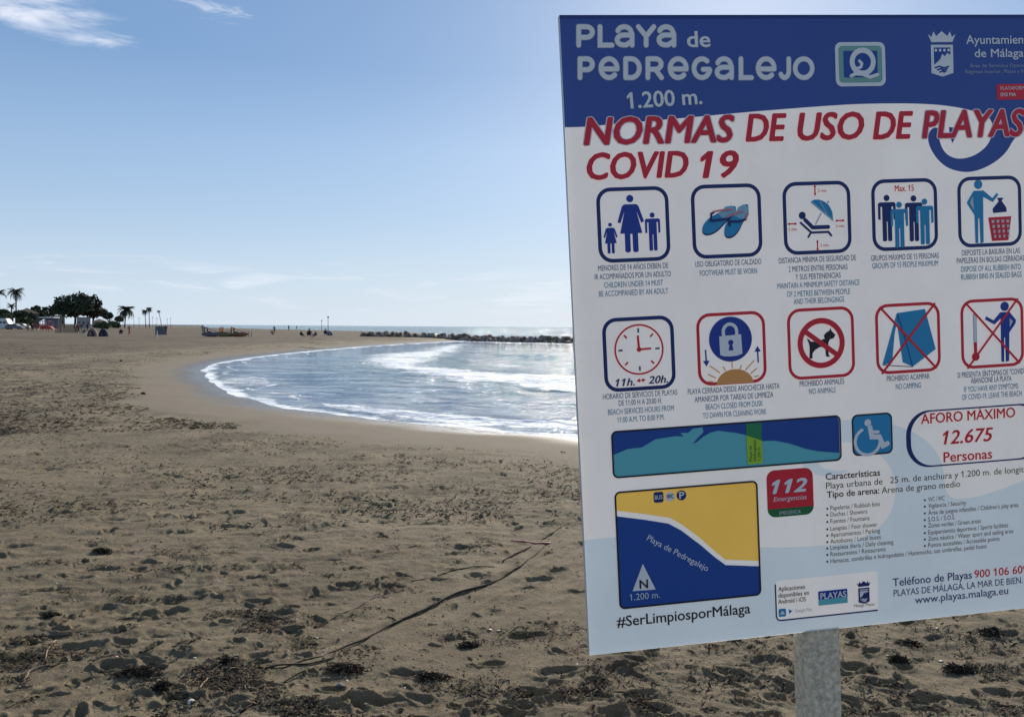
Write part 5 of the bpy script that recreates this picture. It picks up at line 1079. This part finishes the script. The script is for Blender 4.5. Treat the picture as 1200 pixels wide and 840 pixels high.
# ------------------------------------------------------------------ houses, wall, vehicles and beach things far left
def building(x0, x1, yt, yb, dep, wallc, roofc, lab, nw, seed, hip=True):
    p = at((x0+x1)/2, yb, GZ); k = M_per_px(p); w = (x1-x0)*k; h = (yb-yt)*k; root = empty('house', p, math.atan2(-p.x, p.y), lab, 'house', 'houses behind the beach')
    hw_ = h*.72 if hip else h; MB().box((0, 0, hw_/2), (w, dep, hw_)).build('wall', mat('wall_'+wallc[0], wallc[1], .9, .2, .1, .5), root)
    b = MB(); e = .35
    if hip: b.add([(-w/2-e, -dep/2-e, hw_), (w/2+e, -dep/2-e, hw_), (w/2+e, dep/2+e, hw_), (-w/2-e, dep/2+e, hw_), (-w/2+dep*.4, 0, h), (w/2-dep*.4, 0, h)], [(0, 1, 5, 4), (2, 3, 4, 5), (1, 2, 5), (3, 0, 4), (3, 2, 1, 0)])
    else: b.box((0, 0, h+.12), (w+.3, dep+.3, .24))
    b.build('roof', mat('roof_'+roofc[0], roofc[1], .85, .2, .2, 1), root)
    me = MB().box((0, 0, 0), (w/nw*.4, .08, hw_*.28)).mesh('window'); me.materials.append(mat('window_glass', (.03, .04, .05), .15, .6))
    for i in range(nw):
        for fl in (.3, .72) if hw_ > 4.5 else (.5,):
            o = bpy.data.objects.new('window', me); COL.objects.link(o); o.parent = root; o.location = (-w/2+w*(i+.5)/nw, -dep/2-.02, hw_*fl)
building(22, 42, 364.5, 384, 9, ('brown', (.20, .15, .115)), ('terracotta', (.17, .11, .085)), 'brown house with a low hipped roof beside the tall palm', 5, 1)
building(-14, 9, 367, 384.2, 9, ('sand', (.30, .25, .2)), ('terracotta', (.17, .11, .085)), 'sand coloured house behind the white camper van', 4, 2)
building(62, 74, 372.5, 384.2, 7, ('cream', (.36, .34, .30)), ('grey', (.35, .35, .36)), 'cream flat roofed house seen left of the largest tree', 3, 3, False)
building(92, 104, 374, 384.6, 6, ('pale', (.36, .33, .30)), ('grey', (.35, .35, .36)), 'pale low house seen between the trunks of the broad trees', 3, 4, False)
building(110, 123, 375, 384.6, 6, ('pale', (.36, .33, .30)), ('terracotta', (.17, .11, .085)), 'pale low house with a dark roof right of the broad trees', 3, 5, True)
pa, pb_ = at(-30, 384.2, GZ), at(236, 383.6, GZ); k = M_per_px(pa); b = MB(); n_ = 60
wallr = empty('sea_wall', pa, 0, 'long low grey promenade wall behind the beach', 'wall')
for i in range(2): pass
d_ = pb_-pa; L = d_.length; rz = math.atan2(d_.y, d_.x); b.box((L/2, 0, .5), (L, .5, 1.3)); o = b.build('wall_body', mat('promenade_wall', (.26, .235, .21), .9, .2, .3, .3), wallr); o2_ = MB().box((L/2, -.03, 1.2), (L, .62, .16)).build('coping', mat('coping', (.34, .32, .30), .9, .2, .2, .5), wallr); wallr.rotation_euler = (0, 0, rz)
def lamp(px, pyb, pyt, lab, z=GZ, rad=.07, name='street_lamp'):
    p = at(px, pyb, z); k = M_per_px(p); h = (pyb-pyt)*k; root = empty(name, p, 0, lab, 'lamp post', 'thin lamp posts on the shore'); mm = mat('lamp_metal', (.12, .13, .14), .6, .4)
    MB().tube([(0, 0, -.1), (0, 0, h*.5), (0, 0, h)], [rad*1.3, rad, rad*.8], 8).build('pole', mm, root, True); MB().box((0, 0, h), (.5, .5, .35), .3, .6).build('lamp_head', mm, root)
lamp(384.5, 389, 372, 'tall lamp post beside the pale beach tent near the breakwater'); lamp(377, 387, 376, 'shorter lamp post left of the tall one near the breakwater')
for i, (x, yt) in enumerate(((157, 372), (163, 374), (179, 373), (184, 374), (196, 375), (200, 374))): lamp(x, 384, yt, ('thin pole between the bushy palm and the fan palms, the left one', 'thin pole just left of the two fan palms', 'thin pole just right of the two fan palms', 'thin pole left of the leaning palm', 'thin pole right of the leaning palm', 'thin pole farthest right on the promenade')[i], rad=.06)
# camper van
def van(px, pyb, w, h, L, lab):
    p = at(px, pyb, GZ); root = empty('camper_van', p, .12, lab, 'van'); wm = mat('white_paint', (.72, .72, .68), .35, .5); gm = mat('window_glass', (.03, .04, .05), .15, .6)
    prof = [(-L/2, .35), (L/2, .35), (L/2, 1.0), (L/2-.55, 1.25), (L/2-1.15, h-.35), (L/2-1.5, h), (-L/2+.1, h), (-L/2, h-.2)]; b = MB(); n = len(prof)
    b.add([(x, -w/2, z) for x, z in prof]+[(x, w/2, z) for x, z in prof], [tuple(range(n)), tuple(range(2*n-1, n-1, -1))]+[(i+n, (i+1) % n+n, (i+1) % n, i) for i in range(n)]); b.build('body', wm, root)
    for x0, x1 in ((-L*.42, -L*.17), (-L*.12, L*.1), (L*.14, L*.27)): MB().box(((x0+x1)/2, 0, h*.62), (x1-x0, w+.03, h*.2)).build('window', gm, root)
    for x in (-L*.3, L*.3):
        for y in (-w/2+.1, w/2-.1): MB().tube([(x, y-.12, .36), (x, y+.12, .36)], .36, 14).build('wheel', mat('tyre', (.02, .02, .02), .8, .2), root, False)
van(2, 385.6, 2.1, 2.9, 6.0, 'white camper van with dark windows parked at the left edge')
def car(px, pyb, col, lab, rz=0.1):
    p = at(px, pyb, GZ); root = empty('parked_car', p, rz, lab, 'car', 'cars parked behind the beach'); L, w = 4.1, 1.75; prof = [(-2.05, .3), (2.05, .3), (2.05, .75), (1.15, .95), (.55, 1.45), (-1.1, 1.5), (-1.8, 1.0), (-2.05, .9)]; n = len(prof); b = MB()
    b.add([(x, -w/2, z) for x, z in prof]+[(x, w/2, z) for x, z in prof], [tuple(range(n)), tuple(range(2*n-1, n-1, -1))]+[(i+n, (i+1) % n+n, (i+1) % n, i) for i in range(n)]); b.build('body', col, root)
    b = MB(); pr2 = [(-1.5, 1.0), (.95, 1.0), (.48, 1.38), (-1.05, 1.42)]; b.add([(x, -w/2-.02, z) for x, z in pr2]+[(x, w/2+.02, z) for x, z in pr2], [(0, 1, 2, 3), (7, 6, 5, 4), (4, 5, 1, 0), (5, 6, 2, 1), (6, 7, 3, 2), (7, 4, 0, 3)]); b.build('window', mat('window_glass', (.03, .04, .05), .15, .6), root)
    for x in (-1.3, 1.3):
        for y in (-.75, .75): MB().tube([(x, y-.1, .31), (x, y+.1, .31)], .31, 12).build('wheel', mat('tyre', (.02, .02, .02), .8, .2), root)
car(17.5, 386, mat('grey_paint', (.16, .16, .17), .4, .5), 'dark grey car right of the white camper van'); car(26, 384.9, mat('white_paint', (.72, .72, .68), .35, .5), 'white car in front of the brown house')
# white roofed kiosk and red play frame
p = at(58, 385.5, GZ); k = M_per_px(p); root = empty('beach_kiosk', p, 0, 'open beach kiosk with a flat white roof left of the largest tree', 'kiosk'); w, h = 15*k, 11.5*k
MB().box((0, 0, h), (w, 3, .30)).build('roof', mat('white_paint', (.72, .72, .68), .35, .5), root); MB().box((0, 1.2, h*.5), (w*.9, .1, h*.9)).build('back_wall', mat('kiosk_blue', (.16, .20, .30), .7, .3), root)
for x in (-w*.45, -w*.15, w*.15, w*.45): MB().tube([(x, -1.3, 0), (x, -1.3, h)], .07, 6).build('post', mat('lamp_metal', (.12, .13, .14), .6, .4), root)
MB().box((0, -1.1, .5), (w*.8, .5, 1.0)).build('counter', mat('kiosk_red', (.35, .05, .05), .6, .3), root)
p = at(54, 388, GZ); k = M_per_px(p); root = empty('climbing_frame', p, 0, 'red climbing frame with a slide in front of the white roofed kiosk', 'climbing frame'); rm = mat('play_red', (.42, .045, .04), .5, .4)
for x in (-1.6, -.3, .9):
    for y in (-.6, .6): MB().tube([(x, y, 0), (x, y, 2.1)], .07, 6).build('post', rm, root)
MB().box((-.35, 0, 1.0), (2.6, 1.3, .12)).build('platform', rm, root); MB().box((-.35, 0, 2.1), (2.8, 1.5, .14), 0, .7).build('roof', mat('play_dark', (.10, .05, .06), .6, .3), root)
MB().add([(.9, -.3, 1.05), (.9, .3, 1.05), (2.3, .3, .15), (2.3, -.3, .15), (.9, -.3, .97), (.9, .3, .97), (2.3, .3, .07), (2.3, -.3, .07)], [(0, 3, 2, 1), (4, 5, 6, 7), (0, 1, 5, 4), (1, 2, 6, 5), (2, 3, 7, 6), (3, 0, 4, 7)]).build('slide', mat('play_pink', (.60, .22, .20), .5, .4), root)
for z in (.3, .55, .8): MB().tube([(-1.6, -.6, z), (-1.6, .6, z)], .03, 6).build('rung', rm, root)
# slatted wooden windbreak
p = at(78, 390, GZ); root = empty('slat_windbreak', p, .08, 'brown wooden slat windbreak in front of the largest tree', 'windbreak'); wm = mat('weathered_wood', (.21, .14, .09), .85, .2, .35, 2)
me = MB().box((0, 0, .75), (.10, .025, 1.5)).mesh('slat'); me.materials.append(wm); gr_ = random.Random(3)
for i in range(24): o = bpy.data.objects.new('slat', me); COL.objects.link(o); o.parent = root; o.location = (-1.9+i*.165, 0, 0); o.scale = (1, 1, gr_.uniform(.85, 1.05))
for z in (.4, 1.1): MB().box((0, .03, z), (4.0, .03, .08)).build('rail', wm, root)
# dome tents
def dome(px, pyb, w, h, m1, m2, lab):
    p = at(px, pyb, GZ); k = M_per_px(p); w *= k; h *= k; root = empty('dome_tent', p, 0, lab, 'tent', 'small dome tents on the sand'); b = MB(); S, K = 8, 16; vs = []
    for j in range(S+1):
        ph = PI/2*j/S
        for i in range(K): a = 2*PI*i/K; pole = 1-.07*abs(math.sin(a*2)); vs.append((w/2*math.cos(ph)*math.cos(a)*pole, w/2*math.cos(ph)*math.sin(a)*pole, h*math.sin(ph)))
    b.add(vs, [(j*K+i, j*K+(i+1) % K, (j+1)*K+(i+1) % K, (j+1)*K+i) for j in range(S) for i in range(K)]); b.build('canopy', m1, root, True)
    b = MB(); vs = []
    for i in range(11): a = PI*i/10; x = math.cos(a)*w*.36; z = math.sin(a)*h*.72; vs.append((x, -math.sqrt(max(0, 1-(x/(w/2))**2-(z/h)**2))*w/2*1.03-.01, z))
    b.add([(0, -w/2*1.02, 0)]+vs, [(0, i+2, i+1) for i in range(10)]); b.build('door_opening', m2, root)
tdk = mat('tent_dark', (.02, .02, .025), .9, .2)
dome(108.5, 394, 10, 8.6, mat('tent_beige', (.24, .18, .13), .8, .2, .1, 2), tdk, 'small beige dome tent with a dark opening on the sand'); dome(121.5, 394.2, 10, 8.4, mat('tent_grey', (.055, .058, .075), .8, .2, .2, 2), tdk, 'small dark grey dome tent right of the beige one')
dome(387, 392.8, 7, 5.2, mat('tent_pale', (.42, .42, .42), .8, .2, .1, 2), tdk, 'pale pointed beach tent beside a seated person near the bay')
# windbreak between poles
p = at(188, 393.5, GZ); k = M_per_px(p); root = empty('fabric_windbreak', p, .2, 'grey fabric windbreak stretched between poles left of a person in red', 'windbreak'); fm_ = mat('grey_fabric', (.17, .18, .19), .9, .1, .15, 2)
b = MB(); vs = []
for i in range(13):
    x = -.62+1.24*i/12*1.0; s = .05*math.sin(i*1.7); vs += [(x, s, .15), (x, s*1.3, 1.35-.05*math.sin(i))]
b.add(vs+[(x, y+.01, z) for x, y, z in vs], [(2*i, 2*i+2, 2*i+3, 2*i+1) for i in range(12)]+[(26+2*i+1, 26+2*i+3, 26+2*i+2, 26+2*i) for i in range(12)]); b.build('fabric', fm_, root)
for x, h, mm in ((-.66, 1.65, 'lamp_metal'), (0, 1.3, 'lamp_metal'), (.66, 1.4, 'lamp_metal')): MB().tube([(x, 0, 0), (x, 0, h)], .03, 6).build('pole', MAT[mm], root)
p = at(184.3, 396.5, GZ); o = MB().tube([(0, 0, -.1), (0, 0, .75), (0, 0, .9)], [.05, .05, .03], 8).build('marker_post', mat('white_paint', (.72, .72, .68), .35, .5)); o.location = p; tag(o, 'short white marker post in front of the grey windbreak', 'post')
# pedal boats
def pedal_boat(px, pyb, hc, sc_, lab, rz, slide=False):
    p = at(px, pyb, GZ); root = empty('pedal_boat', p, rz, lab, 'pedal boat', 'pedal boats pulled up on the sand')
    for y in (-.55, .55):
        b = MB(); b.tube([(-1.25, y, .42), (-1.05, y, .30), (-.4, y, .24), (.6, y, .24), (1.1, y, .34), (1.3, y, .5)], [.05, .17, .23, .23, .16, .05], 10); b.build('pontoon', hc, root, True)
    MB().box((0, 0, .52), (1.9, 1.3, .12)).build('deck', mat('deck_grey', (.13, .12, .12), .6, .3), root)
    for y in (-.33, .33):
        b = MB(); b.box((-.25, y, .66), (.45, .46, .14)); s_ = b.build('seat', sc_, root); MB().box((-.52, y, .98), (.12, .46, .60), 0, .85).build('backrest', sc_, s_)
        MB().tube([(.55, y-.15, .75), (.55, y+.15, .75)], .05, 6).build('pedal', tdk, root)
    if slide:
        MB().add([(-.9, -.3, 1.35), (-.9, .3, 1.35), (1.1, .3, .62), (1.1, -.3, .62), (-.9, -.3, 1.25), (-.9, .3, 1.25), (1.1, .3, .52), (1.1, -.3, .52)], [(0, 3, 2, 1), (4, 5, 6, 7), (0, 1, 5, 4), (1, 2, 6, 5), (2, 3, 7, 6), (3, 0, 4, 7)]).build('slide', hc, root)
        for y in (-.25, .25): MB().tube([(-.9, y, .5), (-.9, y, 1.3)], .04, 6).build('slide_post', tdk, root)
lil = mat('hull_lilac', (.17, .12, .14), .5, .4, .2, 3); org = mat('hull_orange', (.28, .10, .03), .5, .4, .2, 3); yel = mat('hull_yellow', (.20, .15, .05), .5, .4, .2, 3); pur = mat('seat_purple', (.09, .05, .10), .6, .3, .2, 3)
pedal_boat(248, 394.3, lil, pur, 'lilac grey pedal boat with a slide, left end of the row on the sand', .25, True); pedal_boat(264, 394.4, yel, org, 'yellow pedal boat with orange seats in the middle of the row', -.1); pedal_boat(279, 394.4, org, yel, 'orange pedal boat at the right end of the row', .15, True)
for i, x in enumerate((288.5, 291.5, 294.5)): 
    p = at(x, 394.5, GZ); o = MB().tube([(0, 0, -.1), (.02, 0, .4), (0, 0, .72)], [.045, .04, .035], 7).build('wooden_stake', wm); o.location = p; tag(o, ('left stake', 'middle stake', 'right stake')[i]+' of three short brown stakes beside the orange pedal boat', 'stake', 'stakes beside the pedal boats')

# ------------------------------------------------------------------ people
SKN = mat('skin', (.36, .20, .13), .7, .3); HAIR = mat('hair', (.025, .018, .013), .8, .3)
def cloth(name, c): return mat('cloth_'+name, c, .9, .2)
def body_mesh(pose):
    J = {'pel': (0, 0, .93), 'wai': (0, 0, 1.08), 'che': (0, .01, 1.30), 'nec': (0, 0, 1.47), 'hea': (0, -.02, 1.60), 'top': (0, -.01, 1.70),
         'ls': (-.19, 0, 1.40), 'le': (-.25, .02, 1.13), 'lh': (-.25, -.06, .88), 'rs': (.19, 0, 1.40), 're': (.25, .02, 1.13), 'rh': (.25, -.06, .88),
         'lk': (-.10, -.01, .50), 'la': (-.11, .02, .09), 'lt': (-.12, -.14, .04), 'rk': (.10, -.01, .50), 'ra': (.11, .02, .09), 'rt': (.12, -.14, .04)}
    if pose == 'walk': J.update(lk=(-.10, -.20, .52), la=(-.10, -.26, .10), lt=(-.10, -.42, .08), rk=(.10, .10, .50), ra=(.10, .36, .16), rt=(.10, .27, .04), le=(-.25, .12, 1.15), lh=(-.24, .16, .92), re=(.25, -.10, 1.16), rh=(.23, -.28, 1.0))
    if pose == 'sit':
        J = {a: (x, y, z-.80) for a, (x, y, z) in J.items()}; J.update(lk=(-.15, -.42, .42), la=(-.13, -.60, .08), lt=(-.13, -.74, .04), rk=(.15, -.40, .40), ra=(.14, -.62, .08), rt=(.14, -.76, .04), lh=(-.16, -.42, .30), le=(-.27, -.10, .36), rh=(.18, -.40, .32), re=(.27, -.12, .36))
    E_ = [('pel', 'wai', 0), ('wai', 'che', 0), ('che', 'nec', 0), ('nec', 'hea', 0), ('hea', 'top', 0), ('che', 'ls', 0), ('ls', 'le', 0), ('le', 'lh', 0), ('che', 'rs', 0), ('rs', 're', 0), ('re', 'rh', 0), ('pel', 'lk', 0), ('lk', 'la', 0), ('la', 'lt', 0), ('pel', 'rk', 0), ('rk', 'ra', 0), ('ra', 'rt', 0)]
    rad = dict(pel=.15, wai=.135, che=.16, nec=.06, hea=.095, top=.075, ls=.065, rs=.065, le=.045, re=.045, lh=.038, rh=.038, lk=.07, rk=.07, la=.045, ra=.045, lt=.04, rt=.04)
    ks = list(J); me = bpy.data.meshes.new('b'); me.from_pydata([J[a] for a in ks], [(ks.index(a), ks.index(b)) for a, b, _ in E_], []); o = bpy.data.objects.new('b', me); COL.objects.link(o)
    md = o.modifiers.new('s', 'SKIN'); sv = me.skin_vertices[0].data
    for i, a in enumerate(ks): sv[i].radius = (rad[a], rad[a]*.8); sv[i].use_root = (a == 'pel')
    o.modifiers.new('u', 'SUBSURF').levels = 1; bpy.context.view_layer.update(); dg = bpy.context.evaluated_depsgraph_get(); out_ = bpy.data.meshes.new_from_object(o.evaluated_get(dg)); bpy.data.objects.remove(o); bpy.data.meshes.remove(me); return out_
POSE = {a: body_mesh(a) for a in ('stand', 'walk', 'sit')}
def person(px, pyb, pose, top, legs, lab, rz=0.0, hat=None, scale=1.0, z=GZ, short=False):
    me = POSE[pose].copy(); me.materials.clear()
    for q in (SKN, top, legs, hat or HAIR): me.materials.append(q)
    off_ = .80 if pose == 'sit' else 0
    for f in me.polygons:
        c = f.center; zz = c.z+off_; ax = abs(c.x)
        if zz > 1.63 or (zz > 1.55 and c.y > .02): mi = 3
        elif zz > 1.46: mi = 0
        elif zz > 1.02 and not (ax > .2 and zz < 1.12): mi = 1
        elif ax > .2 and zz > .8 and pose != 'sit': mi = 0
        elif pose == 'sit' and ax > .2 and c.z > .2: mi = 0
        elif pose != 'sit' and zz < (.5 if short else .12): mi = 0
        else: mi = 2
        f.material_index = mi
    me.name = 'person'; o = link('person', me, None, smooth=True); o.location = at(px, pyb, z); o.rotation_euler = (0, 0, rz); o.scale = (scale,)*3; tag(o, lab, 'person', 'people on the beach')
blk, drd, rd, gry, wht, blu, tan_, pur_ = (cloth('black', (.02, .02, .025)), cloth('dark_red', (.14, .02, .03)), cloth('red', (.35, .06, .04)), cloth('grey', (.22, .23, .25)), cloth('white', (.6, .6, .6)), cloth('blue', (.05, .08, .18)), cloth('tan', (.32, .22, .14)), cloth('purple', (.14, .08, .14)))
person(102.5, 389, 'stand', blk, blk, 'person in black standing left of the beige dome tent', .3)
person(142, 392, 'sit', blk, drd, 'person in black sitting on the sand right of the tents', .4, scale=1.1)
person(151.5, 392.3, 'walk', tan_, rd, 'person in a dark hat and red trousers walking on the sand', 1.2, hat=blk, scale=.9)
person(194.5, 393, 'stand', drd, drd, 'person in dark red standing right of the grey windbreak', -.5, scale=.92)
person(237.8, 393, 'stand', gry, gry, 'person in grey standing left of the pedal boats', .2, scale=.98)
person(321.5, 391, 'stand', blu, blk, 'person in dark blue standing on the open sand right of the boats', 0, scale=.9)
person(318.8, 392.5, 'sit', tan_, blk, 'person sitting at the feet of the one in dark blue', .6)
person(338.3, 387.5, 'walk', blk, blk, 'dark figure walking far away near the water line', 1.3)
person(347.5, 386.8, 'stand', blk, blu, 'farthest dark figure standing left of the lamp posts', 0, scale=.8)
person(353, 394.8, 'sit', blk, blk, 'left person in black of the group sitting by the bay', .8)
person(362.5, 394.6, 'sit', blk, drd, 'middle person in black with dark red trousers sitting by the bay', .2, hat=blk, scale=1.35)
person(370, 395.2, 'sit', pur_, pur_, 'right person in purple of the group sitting by the bay', -.5)
person(381.5, 392.8, 'sit', blk, blk, 'person in black sitting against the pale beach tent', .3, scale=1.25)
person(72, 391, 'stand', tan_, gry, 'person in tan standing at the left end of the wooden windbreak', .2)
person(92, 390.5, 'walk', drd, blk, 'person in dark red walking right of the wooden windbreak', 1.5)
person(95.5, 390, 'stand', blk, gry, 'person in black and grey near the wooden windbreak', -.4)
person(89, 389, 'stand', wht, blu, 'person in a white top behind the wooden windbreak', .9)
person(99, 391, 'sit', pur_, blk, 'person in purple sitting left of the beige dome tent', .1)
person(33, 388.5, 'stand', tan_, blk, 'person standing in front of the brown house', .1); person(38, 388.6, 'walk', drd, blk, 'person walking in front of the brown house', 1.5)
# towels of the seated group
for i, (x0, x1, y, mm, lab) in enumerate(((364, 379, 396.3, cloth('towel_rose', (.30, .16, .18)), 'rose towel beside the seated group by the bay'), (356, 377, 401.8, cloth('towel_green', (.12, .17, .09)), 'long green towel on the sand in front of the seated group'))):
    a, b_ = at(x0, y, GZ), at(x1, y, GZ); w = (b_-a).length; bm2 = MB(); vs = []
    for j in range(9):
        for l_ in range(3): vs.append((-w/2+w*j/8, -.45+.45*l_, .03+.015*math.sin(j*1.3+l_)))
    bm2.add(vs+[(x, y_, z-.02) for x, y_, z in vs], [(j*3+l_, (j+1)*3+l_, (j+1)*3+l_+1, j*3+l_+1) for j in range(8) for l_ in range(2)]+[(27+j*3+l_+1, 27+(j+1)*3+l_+1, 27+(j+1)*3+l_, 27+j*3+l_) for j in range(8) for l_ in range(2)]); o = bm2.build('towel', mm); o.location = (a+b_)/2; tag(o, lab, 'towel')
